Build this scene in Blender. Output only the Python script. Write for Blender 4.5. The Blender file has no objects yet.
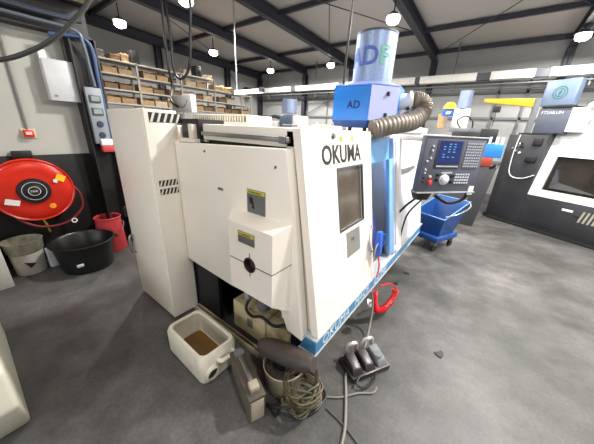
import bpy, bmesh, math, random
from mathutils import Vector, Matrix
random.seed(7)
PI = math.pi
SC = bpy.context.scene
COL = SC.collection
V = Vector

# ------------------------------------------------------------------ materials
def lin(c):
    return tuple(((x / 255) / 12.92 if x / 255 <= .04045 else ((x / 255 + .055) / 1.055) ** 2.4) for x in c)
MATS = {}
def mat(name, rgb, rough=.5, metal=0., var=.06, scale=8., bump=0., bscale=60., emit=None, es=0., dirt=None, dirtamt=0., alpha=1., trans=0.):
    if name in MATS: return MATS[name]
    m = bpy.data.materials.new(name); m.use_nodes = True
    nt = m.node_tree; b = nt.nodes['Principled BSDF']
    c = lin(rgb)
    tc = nt.nodes.new('ShaderNodeTexCoord')
    n = nt.nodes.new('ShaderNodeTexNoise'); n.inputs['Scale'].default_value = scale; n.inputs['Detail'].default_value = 5
    nt.links.new(tc.outputs['Object'], n.inputs['Vector'])
    r = nt.nodes.new('ShaderNodeValToRGB')
    r.color_ramp.elements[0].position = .3; r.color_ramp.elements[1].position = .7
    r.color_ramp.elements[0].color = tuple(max(0, x * (1 - var)) for x in c) + (1,)
    r.color_ramp.elements[1].color = tuple(min(1, x * (1 + var)) for x in c) + (1,)
    nt.links.new(n.outputs['Fac'], r.inputs['Fac'])
    out = r.outputs['Color']
    if dirt:
        n2 = nt.nodes.new('ShaderNodeTexNoise'); n2.inputs['Scale'].default_value = scale * .6; n2.inputs['Detail'].default_value = 8
        nt.links.new(tc.outputs['Object'], n2.inputs['Vector'])
        r2 = nt.nodes.new('ShaderNodeValToRGB'); r2.color_ramp.elements[0].position = .5; r2.color_ramp.elements[1].position = .75
        r2.color_ramp.elements[0].color = (0, 0, 0, 1); r2.color_ramp.elements[1].color = (dirtamt,) * 3 + (1,)
        mx = nt.nodes.new('ShaderNodeMixRGB'); mx.inputs['Color2'].default_value = lin(dirt) + (1,)
        nt.links.new(n2.outputs['Fac'], r2.inputs['Fac']); nt.links.new(r2.outputs['Color'], mx.inputs['Fac'])
        nt.links.new(out, mx.inputs['Color1']); out = mx.outputs['Color']
    nt.links.new(out, b.inputs['Base Color'])
    b.inputs['Roughness'].default_value = rough; b.inputs['Metallic'].default_value = metal
    if bump:
        n3 = nt.nodes.new('ShaderNodeTexNoise'); n3.inputs['Scale'].default_value = bscale; n3.inputs['Detail'].default_value = 4
        nt.links.new(tc.outputs['Object'], n3.inputs['Vector'])
        bp = nt.nodes.new('ShaderNodeBump'); bp.inputs['Strength'].default_value = bump; bp.inputs['Distance'].default_value = .01
        nt.links.new(n3.outputs['Fac'], bp.inputs['Height']); nt.links.new(bp.outputs['Normal'], b.inputs['Normal'])
    if emit:
        b.inputs['Emission Color'].default_value = lin(emit) + (1,); b.inputs['Emission Strength'].default_value = es
    if alpha < 1: b.inputs['Alpha'].default_value = alpha
    if trans: b.inputs['Transmission Weight'].default_value = trans
    MATS[name] = m; return m

def floor_mat():
    m = bpy.data.materials.new('concrete_floor'); m.use_nodes = True
    nt = m.node_tree; L = nt.links; b = nt.nodes['Principled BSDF']
    tc = nt.nodes.new('ShaderNodeTexCoord')
    def noise(s, d=8, rough=.6):
        n = nt.nodes.new('ShaderNodeTexNoise'); n.inputs['Scale'].default_value = s; n.inputs['Detail'].default_value = d; n.inputs['Roughness'].default_value = rough
        L.new(tc.outputs['Object'], n.inputs['Vector']); return n
    n1 = noise(.75, 4); n2 = noise(5, 10, .7); n3 = noise(45, 6)
    r1 = nt.nodes.new('ShaderNodeValToRGB'); r1.color_ramp.elements[0].position = .38; r1.color_ramp.elements[1].position = .62
    r1.color_ramp.elements[0].color = lin((64, 64, 61)) + (1,); r1.color_ramp.elements[1].color = lin((104, 102, 101)) + (1,)
    L.new(n1.outputs['Fac'], r1.inputs['Fac'])
    r2 = nt.nodes.new('ShaderNodeValToRGB'); r2.color_ramp.elements[0].position = .35; r2.color_ramp.elements[1].position = .68
    r2.color_ramp.elements[0].color = (.55, .55, .55, 1); r2.color_ramp.elements[1].color = (1.25, 1.25, 1.24, 1)
    L.new(n2.outputs['Fac'], r2.inputs['Fac'])
    m1 = nt.nodes.new('ShaderNodeMixRGB'); m1.blend_type = 'MULTIPLY'; m1.inputs['Fac'].default_value = .75
    L.new(r1.outputs['Color'], m1.inputs['Color1']); L.new(r2.outputs['Color'], m1.inputs['Color2'])
    r3 = nt.nodes.new('ShaderNodeValToRGB'); r3.color_ramp.elements[0].position = .3; r3.color_ramp.elements[1].position = .7
    r3.color_ramp.elements[0].color = (.6, .6, .6, 1); r3.color_ramp.elements[1].color = (1.1, 1.1, 1.1, 1)
    L.new(n3.outputs['Fac'], r3.inputs['Fac'])
    m2 = nt.nodes.new('ShaderNodeMixRGB'); m2.blend_type = 'MULTIPLY'; m2.inputs['Fac'].default_value = .6
    L.new(m1.outputs['Color'], m2.inputs['Color1']); L.new(r3.outputs['Color'], m2.inputs['Color2'])
    L.new(m2.outputs['Color'], b.inputs['Base Color'])
    rr = nt.nodes.new('ShaderNodeMapRange'); rr.inputs['To Min'].default_value = .38; rr.inputs['To Max'].default_value = .62
    L.new(n2.outputs['Fac'], rr.inputs['Value']); L.new(rr.outputs['Result'], b.inputs['Roughness'])
    bp = nt.nodes.new('ShaderNodeBump'); bp.inputs['Strength'].default_value = .12; bp.inputs['Distance'].default_value = .01
    L.new(n3.outputs['Fac'], bp.inputs['Height']); L.new(bp.outputs['Normal'], b.inputs['Normal'])
    return m

cream = mat('cream_enamel', (242, 234, 222), .38, var=.02, scale=3, dirt=(206, 190, 164), dirtamt=.2)
cream_in = mat('cream_side_enamel', (230, 222, 208), .45, var=.04, scale=5)
white = mat('white_paint', (232, 230, 226), .45, var=.03)
dark = mat('black_steel', (26, 26, 28), .5, var=.15)
beamm = mat('charcoal_beam_paint', (50, 51, 62), .55, var=.1)
rubber = mat('black_rubber', (13, 11, 11), .7, var=.15, bump=.2)
steel = mat('bare_steel', (150, 148, 144), .35, metal=.8, var=.1)
alu = mat('brushed_aluminium', (176, 176, 178), .3, metal=.7, var=.08)
grey = mat('grey_plastic', (110, 112, 116), .5)
dgrey = mat('dark_grey_paint', (74, 77, 84), .45, var=.08)
blue = mat('azure_paint', (38, 122, 214), .4, var=.05)
lav = mat('pale_lavender_paint', (176, 184, 226), .4, var=.04)
bluestrip = mat('blue_strip_paint', (74, 142, 190), .4, var=.12, scale=12)
red = mat('red_enamel', (198, 36, 16), .3, var=.05)
redpl = mat('red_plastic', (200, 34, 40), .4)
yellow = mat('yellow_paint', (246, 190, 30), .45)
black = mat('black_ink', (14, 14, 16), .5)
glassd = mat('smoky_window', (92, 84, 74), .15, var=.25, scale=5)
hosegrey = mat('grey_hose_rubber', (130, 126, 118), .55)
cablem = mat('black_cable', (28, 28, 30), .5)

# ------------------------------------------------------------------ mesh builder
class MB:
    def __init__(s): s.bm = bmesh.new()
    def _add(s, vs, fs, bev=0., seg=2, smooth=False):
        b = bmesh.new(); vv = [b.verts.new(v) for v in vs]
        for f in fs:
            try: q = b.faces.new([vv[i] for i in f]); q.smooth = smooth
            except ValueError: pass
        bmesh.ops.recalc_face_normals(b, faces=b.faces)
        if bev: bmesh.ops.bevel(b, geom=list(b.edges), offset=bev, segments=seg, profile=.5, affect='EDGES')
        me = bpy.data.meshes.new('t'); b.to_mesh(me); b.free(); s.bm.from_mesh(me); bpy.data.meshes.remove(me); return s
    def box(s, x0, x1, y0, y1, z0, z1, bev=0., seg=2, M=None):
        vs = [V((x, y, z)) for z in (z0, z1) for x, y in ((x0, y0), (x1, y0), (x1, y1), (x0, y1))]
        if M: vs = [M @ v for v in vs]
        return s._add(vs, [(0, 3, 2, 1), (4, 5, 6, 7), (0, 1, 5, 4), (1, 2, 6, 5), (2, 3, 7, 6), (3, 0, 4, 7)], bev, seg)
    def hexa(s, bot, top, bev=0., seg=2):      # two matching polygons
        n = len(bot); vs = [V(v) for v in bot] + [V(v) for v in top]
        fs = [tuple(range(n))[::-1], tuple(range(n, 2 * n))] + [(i, (i + 1) % n, n + (i + 1) % n, n + i) for i in range(n)]
        return s._add(vs, fs, bev, seg)
    def prism(s, poly, ext, bev=0., seg=2):
        e = V(ext); return s.hexa(poly, [V(p) + e for p in poly], bev, seg)
    def cyl(s, p0, p1, r0, r1=None, n=24, caps=True):
        if r1 is None: r1 = r0
        p0 = V(p0); p1 = V(p1); a = (p1 - p0).normalized()
        u = a.orthogonal().normalized(); w = a.cross(u)
        vs = []
        for p, r in ((p0, r0), (p1, r1)):
            for i in range(n):
                t = 2 * PI * i / n; vs.append(p + u * (r * math.cos(t)) + w * (r * math.sin(t)))
        b = bmesh.new(); vv = [b.verts.new(v) for v in vs]
        for i in range(n):
            f = b.faces.new([vv[i], vv[(i + 1) % n], vv[n + (i + 1) % n], vv[n + i]]); f.smooth = True
        if caps: b.faces.new(vv[:n][::-1]); b.faces.new(vv[n:])
        bmesh.ops.recalc_face_normals(b, faces=b.faces)
        me = bpy.data.meshes.new('t'); b.to_mesh(me); b.free(); s.bm.from_mesh(me); bpy.data.meshes.remove(me); return s
    def tube(s, pts, r, n=8, closed=False, sub=6, radii=None):
        P = [V(p) for p in pts]
        if sub > 1 and len(P) > 2:
            Q = []; m = len(P); rng = m if closed else m - 1
            for i in range(rng):
                if closed: a, b_, c, d = P[(i - 1) % m], P[i], P[(i + 1) % m], P[(i + 2) % m]
                else: a, b_, c, d = P[max(i - 1, 0)], P[i], P[i + 1], P[min(i + 2, m - 1)]
                for k in range(sub):
                    t = k / sub
                    Q.append(.5 * ((2 * b_) + (c - a) * t + (2 * a - 5 * b_ + 4 * c - d) * t * t + (3 * b_ - a - 3 * c + d) * t ** 3))
            if not closed: Q.append(P[-1])
            P = Q
        m = len(P); b = bmesh.new(); rings = []; prev = None
        for i, p in enumerate(P):
            if closed: t = (P[(i + 1) % m] - P[i - 1])
            else: t = P[min(i + 1, m - 1)] - P[max(i - 1, 0)]
            if t.length < 1e-9: t = V((0, 0, 1))
            t.normalize()
            u = t.orthogonal().normalized() if prev is None else (prev - t * prev.dot(t))
            if u.length < 1e-6: u = t.orthogonal()
            u.normalize(); prev = u; w = t.cross(u)
            rr = radii(i / max(1, m - 1)) if radii else r
            rings.append([b.verts.new(p + (u * math.cos(2 * PI * k / n) + w * math.sin(2 * PI * k / n)) * rr) for k in range(n)])
        rr_ = range(m) if closed else range(m - 1)
        for i in rr_:
            A, B = rings[i], rings[(i + 1) % m]
            for k in range(n):
                f = b.faces.new([A[k], A[(k + 1) % n], B[(k + 1) % n], B[k]]); f.smooth = True
        if not closed: b.faces.new(rings[0][::-1]); b.faces.new(rings[-1])
        bmesh.ops.recalc_face_normals(b, faces=b.faces)
        me = bpy.data.meshes.new('t'); b.to_mesh(me); b.free(); s.bm.from_mesh(me); bpy.data.meshes.remove(me); return s
    def lathe(s, c, prof, n=32, axis=(0, 0, 1), sx=1., sy=1., closed=False):
        a = V(axis).normalized(); u = V((1, 0, 0)) if abs(a.z) > .99 else V((0, 0, 1)).cross(a).normalized(); w = a.cross(u)
        c = V(c); b = bmesh.new(); rings = []
        for r, z in prof:
            rings.append([b.verts.new(c + a * z + u * (r * sx * math.cos(2 * PI * k / n)) + w * (r * sy * math.sin(2 * PI * k / n))) for k in range(n)] if r > 1e-6 else [b.verts.new(c + a * z)])
        pr = list(zip(rings, rings[1:]))
        if closed: pr.append((rings[-1], rings[0]))
        for A, B in pr:
            for k in range(n):
                k2 = (k + 1) % n
                if len(A) == 1 and len(B) == 1: continue
                vs = [A[0], B[k2], B[k]] if len(A) == 1 else ([A[k], A[k2], B[0]] if len(B) == 1 else [A[k], A[k2], B[k2], B[k]])
                f = b.faces.new(vs); f.smooth = True
        bmesh.ops.recalc_face_normals(b, faces=b.faces)
        me = bpy.data.meshes.new('t'); b.to_mesh(me); b.free(); s.bm.from_mesh(me); bpy.data.meshes.remove(me); return s
    def build(s, name, m, parent=None, auto=True):
        me = bpy.data.meshes.new(name); s.bm.to_mesh(me); s.bm.free()
        me.materials.append(m)
        if parent is not None: me.transform(wm(parent).inverted())
        try: me.set_sharp_from_angle(angle=math.radians(40))
        except Exception: pass
        o = bpy.data.objects.new(name, me); COL.objects.link(o)
        if parent is not None: o.parent = parent
        return o
def wm(o):
    M = Matrix.LocRotScale(o.location, o.rotation_euler, o.scale)
    return wm(o.parent) @ M if o.parent else M
def tag(o, label, cat, group=None, kind=None):
    if label: o['label'] = label
    if cat: o['category'] = cat
    if group: o['group'] = group
    if kind: o['kind'] = kind
    return o
def thing(name, loc, label, cat, rz=0., group=None):
    o = bpy.data.objects.new(name, None); o.empty_display_size = .1; COL.objects.link(o)
    o.location = loc; o.rotation_euler = (0, 0, rz); return tag(o, label, cat, group)
def struct(name, mb, m):
    o = mb.build(name, m); o['kind'] = 'structure'; return o
def copy_tree(o, parent=None):
    c = o.copy(); COL.objects.link(c); c.parent = parent
    for ch in list(o.children): copy_tree(ch, c)
    return c
def text(name, s, size, origin, xdir, ydir, m, parent, ext=.001, sx=1., bold=0.):
    cu = bpy.data.curves.new('txt', 'FONT'); cu.body = s; cu.size = size; cu.extrude = ext; cu.offset = bold; cu.resolution_u = 3
    t = bpy.data.objects.new('txt', cu); COL.objects.link(t)
    dg = bpy.context.evaluated_depsgraph_get(); me = bpy.data.meshes.new_from_object(t.evaluated_get(dg))
    bpy.data.objects.remove(t); bpy.data.curves.remove(cu)
    X = V(xdir).normalized(); Y = V(ydir).normalized(); Z = X.cross(Y)
    M = Matrix.Translation(V(origin)) @ Matrix((X, Y, Z)).transposed().to_4x4() @ Matrix.Diagonal((sx, 1, 1, 1))
    me.transform(M)
    if parent is not None: me.transform(wm(parent).inverted())
    me.materials.clear(); me.materials.append(m)
    o = bpy.data.objects.new(name, me); COL.objects.link(o); o.parent = parent
    return o

# ------------------------------------------------------------------ camera (fitted to the photograph)
cam = bpy.data.cameras.new('camera'); cam.sensor_width = 36; cam.lens = 250.43 / 594 * 36; cam.clip_start = .05
co = bpy.data.objects.new('camera', cam); COL.objects.link(co)
Rr = V((0.79466678, 0.60546607, 0.04376697)); Ru = V((-0.2438034, 0.25229762, 0.93643249)); Rf = V((-0.5559358, 0.75482233, -0.34810722))
co.matrix_world = Matrix.Translation((0, 0, 1.7)) @ Matrix((Rr, Ru, -Rf)).transposed().to_4x4()
SC.camera = co

# ------------------------------------------------------------------ setting
YB = 10.1; XL = -10.15; XR = 7.5; YF = -5.0
def zc(y): return 4.22 + .05 * (10 - y)
fm = floor_mat()
struct('floor', MB().box(XL - .2, XR + .2, YF - .2, YB + .2, -.15, 0), fm)
ceilm = mat('ceiling_panel', (182, 177, 174), .7, var=.04, scale=.8)
struct('ceiling', MB().prism([(XL - .2, YF - .2, zc(YF - .2)), (XL - .2, YB + .2, zc(YB + .2)), (XL - .2, YB + .2, zc(YB + .2) + .15), (XL - .2, YF - .2, zc(YF - .2) + .15)], (XR - XL + .4, 0, 0)), ceilm)
wallm = mat('light_wall_panel', (164, 165, 164), .7, var=.04, scale=2)
wallw = mat('white_wall_paint', (172, 172, 164), .7, var=.05, scale=2)
struct('wall_back', MB().box(XL - .2, XR + .2, YB, YB + .15, 0, 4.22), wallm)
struct('wall_left', MB().hexa([(XL - .15, YF, 0), (XL, YF, 0), (XL, YB, 0), (XL - .15, YB, 0)], [(XL - .15, YF, zc(YF)), (XL, YF, zc(YF)), (XL, YB, zc(YB)), (XL - .15, YB, zc(YB))]), wallm)
struct('wall_right', MB().hexa([(XR, YF, 0), (XR + .15, YF, 0), (XR + .15, YB, 0), (XR, YB, 0)], [(XR, YF, zc(YF)), (XR + .15, YF, zc(YF)), (XR + .15, YB, zc(YB)), (XR, YB, zc(YB))]), wallm)
struct('wall_front', MB().box(XL - .2, XR + .2, YF - .15, YF, 0, zc(YF)), wallm)
# near partition block with a deck above it, on the left
struct('wall_partition', MB().box(-4.35, -4.2, YF, 1.12, 0, 2.58), wallw)
struct('trim_1', MB().box(-4.2, -4.185, YF, 1.1, 0, 1.285, .004), rubber)
osb = mat('chipboard_deck', (196, 176, 134), .7, var=.1, scale=20)
struct('trim_2', MB().box(-6.9, -3.62, YF, 1.3, 2.90, 2.96), osb)
tn = [3]
def trim(mb, m):
    o = struct('trim_%d' % tn[0], mb, m); tn[0] += 1; return o
def ibeam_y(x, y0, y1, zf, h=.26, w=.16, t=.02):
    mb = MB()
    for a, b_, c, d in ((x - w / 2, x + w / 2, -t, 0), (x - w / 2, x + w / 2, -h, -h + t), (x - .008, x + .008, -h, 0)):
        mb.hexa([(a, y0, zf(y0) + c), (b_, y0, zf(y0) + c), (b_, y1, zf(y1) + c), (a, y1, zf(y1) + c)],
                [(a, y0, zf(y0) + d), (b_, y0, zf(y0) + d), (b_, y1, zf(y1) + d), (a, y1, zf(y1) + d)])
    return mb
def ibeam_z(x, y, z0, z1, h=.2, w=.16, t=.016):
    return MB().box(x - w / 2, x + w / 2, y - h / 2, y - h / 2 + t, z0, z1).box(x - w / 2, x + w / 2, y + h / 2 - t, y + h / 2, z0, z1).box(x - .008, x + .008, y - h / 2, y + h / 2, z0, z1)
BX = [-10.02, -7.27, -5.07, -2.2, .92, 3.9, 6.9]
for x in BX:
    trim(ibeam_y(x, YF, YB - .02, lambda y: zc(y) - .05), beamm)
    trim(ibeam_z(x, YB - .12, 0, zc(YB) - .3), beamm)
for y in (-4.1, -1.65, .8, 3.27, 5.73, 8.2, 9.95):
    trim(MB().box(XL, XR, y - .035, y + .035, zc(y) - .12, zc(y) - .02), beamm)
for y in (2.2, 5.1, 8.03): trim(ibeam_z(XL + .1, y, 0, zc(y) - .3, w=.16), beamm)
trim(ibeam_y(XL + .08, YF, YB - .1, lambda y: zc(y) - .16, h=.16, w=.1), beamm)
# thin roof bracing rods and back-wall girts, wall bracing
for a, b_ in (((-5.07, 3.3), (-2.2, 8.2)), ((-2.2, 3.3), (-5.07, 8.2)), ((-7.27, 3.3), (-10, 8.2)), ((.92, 3.3), (3.9, 8.2)), ((-2.2, 3.3), (.92, 8.2)), ((.92, 5.7), (-2.2, 9.9)), ((.92, 8.1), (3.9, 5.7))):
    trim(MB().cyl((a[0], a[1], zc(a[1]) - .16), (b_[0], b_[1], zc(b_[1]) - .16), .011, n=6), beamm)
girt = mat('grey_wall_girt', (112, 114, 118), .5)
for z in (1.0, 2.25, 2.95, 3.25): trim(MB().box(XL + .3, XR, YB - .06, YB - .0, z - .035, z + .035), girt)
trim(MB().cyl((-7.2, YB - .1, 2.3), (-5.1, YB - .1, 3.3), .018, n=6).cyl((-5.1, YB - .1, 2.3), (-7.2, YB - .1, 3.3), .018, n=6), girt)
trim(MB().cyl((-10.0, YB - .6, 2.0), (-10.0, 8.1, 3.9), .018, n=6), girt)
for x in (-.3, .35, 1.9, 3): trim(MB().box(x - .03, x + .03, YB - .06, YB, 0, 3.25), girt)
for x in (-8.6, -6.1, -3.6): trim(MB().box(x - .02, x + .02, YB - .05, YB, 0, 3.25), girt)
# deck edge beam and corner column of the partition
trim(ibeam_y(-4.12, YF, 1.29, lambda y: 2.90, h=.34, w=.18), dark)
colm = mat('dark_column_paint', (24, 24, 26), .5, var=.1)
trim(ibeam_z(-4.1, 1.18, 0, 2.56, h=.25, w=.22), colm)

# ------------------------------------------------------------------ lamps
lampw = mat('lamp_diffuser', (255, 252, 245), .3, emit=(255, 250, 240), es=26.)
def make_lamp(x, y, label, power, first=[None]):
    z = 3.86 if y > 0 else 4.0
    if first[0] is None:
        t = thing('high_bay_lamp', (0, 0, 0), '', 'lamp')
        MB().lathe((0, 0, 0), [(0, .07), (.06, .07), (.09, .04), (.15, .01), (.15, -.005), (0, -.005)], 24).build('housing', dgrey, t)
        MB().lathe((0, 0, -.005), [(.11, 0), (.125, -.03), (.125, -.07), (.10, -.105), (.06, -.125), (0, -.13)], 24).build('diffuser', lampw, t)
        MB().cyl((0, 0, .05), (0, 0, .34), .012, n=8).build('hanger', dark, t)
        first[0] = t
    else: t = copy_tree(first[0])
    t.location = (x, y, z); tag(t, label, 'lamp', 'round ceiling lamps')
    if power:
        l = bpy.data.lights.new('lamp_light', 'AREA'); l.shape = 'DISK'; l.size = .3; l.energy = power; l.color = (1, .965, .92)
        lo = bpy.data.objects.new('lamp_light', l); COL.objects.link(lo); lo.parent = t; lo.location = (0, 0, -.15)
K = 1.0
for x, y, p, lab in ((-7.62, 3.06, 50, 'round ceiling lamp high over the near end of the wall rack of boxes'),
                  (-5.15, 3.25, 100, 'large glaring round lamp at the top edge above the hanging black cables'),
                  (-7.7, 5.65, 90, 'small round ceiling lamp above the middle of the wall rack of boxes'),
                  (-7.8, 8.35, 90, 'smallest round ceiling lamp, near the far corner column at the end of the rack'),
                  (-5.2, 8.6, 120, 'round ceiling lamp just left of the blue mist collector'),
                  (-2.22, 5.9, 200, 'bright round ceiling lamp above and right of the tall pale filter drum'),
                  (.91, 8.7, 90, 'oval glaring ceiling lamp at the right edge above the dark machine')):
    make_lamp(x, y, lab, p * K)
for x, y, p in ((.9, 5.9, 160), (.9, 3.2, 230), (-2.2, 2.4, 140), (3.9, 3.2, 150), (3.9, 6.5, 120), (.9, .2, 8), (-1.6, -2.6, 3), (3.9, -1.0, 15)):
    make_lamp(x, y, 'round ceiling lamp of the rows over the shop floor, outside the view', p * K)
# added glowing window and area light behind the camera, brightening the end face
gl = mat('added_front_glow', (230, 238, 245), .3, emit=(225, 235, 255), es=1.5)
struct('added_window_1', MB().box(-3.6, 3.5, YF, YF + .04, 1.1, 2.8), gl)
l = bpy.data.lights.new('added_front_light', 'AREA'); l.shape = 'RECTANGLE'; l.size = 7; l.size_y = 1.5; l.energy = 84; l.color = (1, .97, .93)
lo = bpy.data.objects.new('added_front_light', l); COL.objects.link(lo); lo.location = (0, YF + .1, 1.95); lo.rotation_euler = (math.radians(90), 0, 0)

w = bpy.data.worlds.new('world'); SC.world = w; w.use_nodes = True
w.node_tree.nodes['Background'].inputs['Color'].default_value = (.9, .93, 1, 1); w.node_tree.nodes['Background'].inputs['Strength'].default_value = .25

# ------------------------------------------------------------------ long wall rack with cardboard bins
rackm = mat('galvanised_rack', (176, 170, 160), .5, var=.08)
rack = thing('shelving_rack', (-7.8, 4.7, 0), 'long pale metal rack of small cardboard bins along the left wall', 'shelving')
for y in (1.0, 2.15, 3.27, 4.43, 5.55, 6.66, 7.1):
    top = 3.05 if y < 5.6 else 2.77
    for x in (-7.62, -8.02): MB().box(x - .02, x + .02, y - .02, y + .02, 0, top).build('post', rackm, rack)
for z in (.3, .75, 1.2, 1.5, 1.8, 2.11, 2.42, 2.75, 3.04):
    MB().box(-8.04, -7.6, 1.0, 5.57 if z > 3 else 7.1, z - .035, z, .003).build('shelf_board', rackm, rack)
card = [mat('cardboard_%s' % n, c, .8, var=.12, scale=14) for n, c in (('tan', (168, 138, 102)), ('brown', (122, 96, 68)), ('pale', (190, 172, 144)), ('grey', (92, 86, 80)))]
def bin_mesh(w_, h, d, m):
    mb = MB(); t = .006
    mb.box(-d, 0, 0, w_, 0, t).box(-d, -d + t, 0, w_, 0, h).box(-t, 0, 0, w_, 0, h * .62).box(-d, 0, 0, t, 0, h * .9).box(-d, 0, w_ - t, w_, 0, h * .9)
    o = mb.build('cardboard_bin', m); return o
protos = []
rows = [(2.75, 2.2, 7.0, 'upper shelf'), (2.42, 2.2, 7.0, 'middle shelf'), (2.11, 2.2, 7.0, 'lower shelf')]
kinds = [('tan', .30, .2), ('brown', .28, .18), ('pale', .32, .21), ('grey', .2, .15)]
used = {}
for z, y0, y1, rn in rows:
    y = y0
    while y < y1 - .25:
        k = random.choices(range(4), (5, 4, 2, 1.2))[0]
        nm, w_, h = kinds[k]
        if min(abs(y - p) for p in (2.15, 3.27, 4.43, 5.55, 6.66)) < .03: y += .03
        hit = [p for p in (3.27, 4.43, 5.55, 6.66) if y < p + .02 and y + w_ > p - .02]
        if hit: y = hit[0] + .03
        if random.random() < .07: y += .12; continue
        if k not in used: used[k] = bin_mesh(w_, h, .34, card[k]); o = used[k]
        else: o = used[k].copy(); COL.objects.link(o)
        o.location = (-7.63, y, z + .001); o.scale.z = 1 + (random.random() - .5) * .15 if False else 1
        tag(o, '%s open cardboard bin in the row on the %s of the long wall rack' % (nm, rn), 'box', 'cardboard bins on the %s' % rn)
        y += w_ + .02 + random.random() * .02
# things on top of the rack
for yy, nm, w_, h, m, lab in ((2.2, 'storage_box', .42, .16, card[3], 'long grey box lying on top of the wall rack at its near end'),
                       (2.75, 'storage_box', .2, .12, card[1], 'small brown box on top of the rack next to the long grey box'),
                       (2.98, 'storage_box', .16, .17, card[0], 'tan box on top of the rack touching the first black speaker'),
                       (4.2, 'storage_box', .3, .14, card[3], 'low grey box on top of the rack behind the hanging cables'),
                       (4.56, 'storage_box', .22, .12, card[2], 'pale box on top of the rack left of the second black speaker'),
                       (5.3, 'storage_box', .2, .1, card[2], 'low pale box at the far end of the top rack shelf')):
    mb = MB().box(-7.98, -7.66, yy, yy + w_, 3.041, 3.04 + h, .004).box(-7.99, -7.65, yy - .006, yy + w_ + .006, 3.04 + h * .72, 3.04 + h + .004, .002)
    tag(mb.build(nm, m), lab, 'box')
for yy, lab, z in ((3.2, 'black upright speaker box on top of the rack at its near end', 3.041), (4.95, 'black upright box standing on the far part of the top rack shelf', 3.041), (7.3, 'black box mounted by the wall column beyond the rack end', None)):
    if z is None:
        t = thing('loudspeaker', (-9.9, 9.0, 2.9), lab, 'speaker')
        MB().box(-9.98, -9.76, 8.85, 9.15, 2.95, 3.4, .01).build('case', dark, t); MB().box(-10.1, -9.98, 8.96, 9.04, 3.1, 3.2).build('bracket', dark, t)
    else:
        t = thing('loudspeaker', (-7.7, yy, z), lab, 'speaker')
        MB().box(-7.9, -7.66, yy, yy + .19, z, z + .29, .008).build('case', dark, t)
        MB().lathe((-7.659, yy + .095, z + .1), [(0, 0), (.06, 0), (.065, .006), (.03, .002), (0, .002)], 16, (1, 0, 0)).build('cone', rubber, t)

# ------------------------------------------------------------------ the main lathe
L = thing('cnc_lathe', (-1.5, 2.6, 0), 'large cream lathe in the centre with OKUMA on its front panel', 'machine')
def SX(z): return -.81 + .24 * (1.705 - z) / 1.375       # slanted front plane
# electrical cabinet at the left end
cab = MB().box(-2.62, -1.96, .84, 1.075, .02, 1.785, .006).build('electrical_cabinet', cream, L)
MB().box(-2.60, -1.98, .834, .842, .04, 1.77, .003).build('cabinet_door', cream, cab)
MB().tube([(-2.565, .83, .50), (-2.565, .80, .51), (-2.565, .80, .66), (-2.565, .83, .67)], .012, 8, sub=3).build('handle', steel, cab)
MB().box(-2.63, -2.60, .815, .84, .85, .95, .004).build('hinge', dark, cab)
def vent(x, y0, y1, z0, z1, n, nm='vent', par=cab):
    g = MB().box(x, x + .003, y0, y1, z0, z1).build(nm, dark, par)
    h = (y1 - y0) / n; sl = MB()
    for i in range(n):
        a = y0 + i * h
        sl.prism([(x + .002, a + h * .05, z0 + .002), (x + .002, a + h * .4, z0 + .002), (x + .002, a + h * .95, z1 - .002), (x + .002, a + h * .6, z1 - .002)], (.006, 0, 0))
    sl.build('louvre_slats', cream_in, g); return g
vent(-1.96, .875, 1.02, 1.24, 1.285, 5); vent(-1.96, .875, 1.02, 1.175, 1.22, 5)
vent(-1.96, .87, 1.10, 1.70, 1.765, 5)
# body: rear mass, top deck, base
MB().box(-2.6, -1.98, 1.10, 1.97, .12, 1.68, .01).box(-2.6, -1.12, 1.95, 3.95, .12, 1.5, .01).box(-1.95, -1.0, 1.32, 1.96, .62, 1.6, .01).build('body_casting', cream_in, L)
MB().hexa([(-2.55, 1.5, 1.5), (-1.15, 1.5, 1.5), (-1.15, 3.9, 1.5), (-2.55, 3.9, 1.5)], [(-2.5, 1.5, 1.64), (-1.1, 1.5, 1.64), (-1.1, 3.9, 1.64), (-2.5, 3.9, 1.64)], .008).build('top_deck', cream, L)
MB().box(-2.45, -.92, 1.46, 3.9, 0, .16).box(-2.3, -1.0, 1.5, 3.9, .16, .62).build('base', dark, L)
# louvred rear cover above the deck
lv = MB().box(-3.1, -2.12, 1.92, 2.3, 0.1, 1.815, .006).build('rear_louvred_cover', cream, L)
g = MB().box(-3.09, -2.14, 1.914, 1.921, 1.745, 1.8)
g = g.build('louvre_opening', dark, lv)
sl = MB()
for i in range(22): sl.box(-3.085 + i * .0432, -3.062 + i * .0432, 1.905, 1.916, 1.748, 1.798)
sl.build('louvre_slats', cream_in, lv)
# end frame with gap behind the cover
MB().box(-1.70, -.845, 1.115, 1.32, 1.60, 1.705, .008).box(-1.955, -1.70, 1.14, 1.32, 1.58, 1.62).hexa([(-.92, 1.115, .43), (-.612, 1.115, .43), (-.70, 1.32, .43), (-.92, 1.32, .43)], [(-.92, 1.115, 1.69), (-.832, 1.115, 1.69), (-.86, 1.32, 1.69), (-.92, 1.32, 1.69)], .004).build('end_frame', cream, L)
MB().box(-1.93, -.90, 1.16, 1.3, .62, 1.6).build('inner_bulkhead', dark, L)
MB().box(-1.95, -1.72, 1.10, 1.32, 1.60, 1.735).build('bracket_block', dark, L)
MB().box(-1.80, -1.75, 1.06, 1.10, 1.60, 1.70, .004).box(-1.9, -1.72, 1.05, 1.10, 1.575, 1.60).build('hinge_bracket', cream_in, L)
MB().box(-1.68, -.88, 1.085, 1.11, 1.628, 1.655, .004).build('guide_rail', steel, L)
MB().box(-.945, -.895, 1.075, 1.11, 1.622, 1.66, .004).build('rail_stop', grey, L)
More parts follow.
